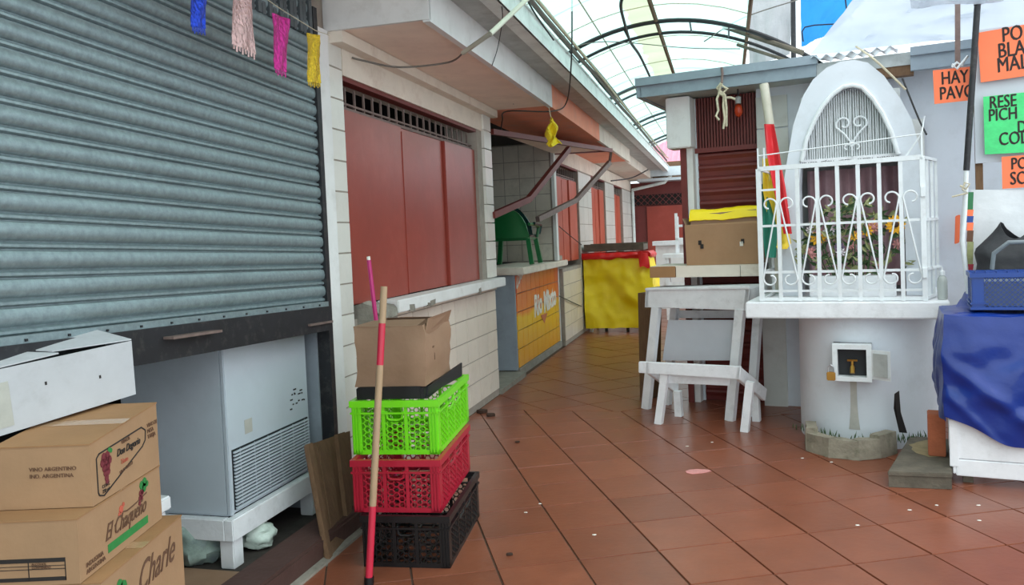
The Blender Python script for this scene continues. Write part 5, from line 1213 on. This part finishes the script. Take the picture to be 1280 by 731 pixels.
for a, b, r_, lb in (((905, 33), (1003, 66), .022, 'thick weathered pole slanting over the grey roof'), ((922, 56), (985, 76), .014, 'thin pole slanting just above the grey roof')):
    o = MB().tube([PR(a[0], a[1], -1.15), PR(b[0], b[1], -.75)], r_, 8).build('wooden_pole', 'wood_grey', smooth=True); tag(o, lb, 'pole')
cable([PR(1070, 58, -.2), PR(1090, 72, .06), PR(1112, 92, .07), PR(1132, 112, .06)], .007, 'rope', 'frayed yellow rope over the shoulder of the arch', 'rope', 'rope')
cable([PR(1128, 98, .02), PR(1140, 128, .07), PR(1150, 152, .09), PR(1158, 168, .2)], .006, 'wire_black', 'thin black wire hanging beside the shrine arch')
cable([PR(880, 52, -1.2), PR(930, 22, -1.2), PR(1010, -4, -1.2)], .005, 'wire_grey', 'thin wire across the grey fibre sheet')
for pts, lb in ((((1004, 52), (1006, 34), (1046, 30)), 'kinked black wire on the blue tarpaulin'), (((1056, -20), (1058, 10), (1066, 26)), 'short black wire hanging at the right of the blue tarpaulin')):
    cable([PR(x, y, -1.42) for x, y in pts], .006, 'wire_black', lb, sub=3)
zp = MB(); zp.bar(PR(1197, 90, .1), PR(1197, -40, .1), .03, .03); tag(zp.build('thin_batten', 'rust_bar'), 'thin batten behind the HAY PAVO sign', 'batten')
kb = MB(); kb.tube([PR(x, y, .24) for x, y in ((1190, 84), (1196, 78), (1203, 82), (1210, 70), (1196, 86), (1190, 80))], .008, 6); tag(kb.build('plastic_knot', 'cloth_white', smooth=True), 'knotted white plastic strip above the HAY PAVO sign', 'knot')
# ------------------------------------------------------------------ litter
def scrap(x, y, r, h, mat, label, cat='litter', group=None):
    p = PZ(x, y, 0); mb = MB(); k = 9
    pts = [p+Vector((r*(1+.5*nz((i*1.3, x, y), .37))*math.cos(i*2*math.pi/k)*1.6, r*(1+.4*nz((i, x, y), .61))*math.sin(i*2*math.pi/k), .002)) for i in range(k)]
    mb.slab(pts, Vector((0, 0, h))); return tag(mb.build('scrap', mat), label, cat, group)
scrap(871, 590, .045, .003, 'petal_pink', 'pale pink scrap lying on the red floor tiles')
scrap(603, 516, .03, .025, 'flower_heart', 'dark crumpled leaf at the foot of the tiled wall'); scrap(613, 520, .028, .02, 'flower_heart', 'second dark leaf a little out from the tiled wall')
scrap(637, 694, .010, .008, 'flower_heart', 'small dark pellet on the tile right of the crates'); scrap(647, 553, .012, .008, 'flower_heart', 'tiny dark pellet farther up the alley')
for x, y in ((675, 630), (657, 641), (743, 669), (890, 553), (859, 558), (1003, 573), (1039, 578), (1137, 638), (1171, 632), (1072, 657), (1223, 632), (1224, 651)): scrap(x, y, .006, .002, 'ink_white', 'tiny white crumb on the floor tiles', 'litter', 'white crumbs on the floor')
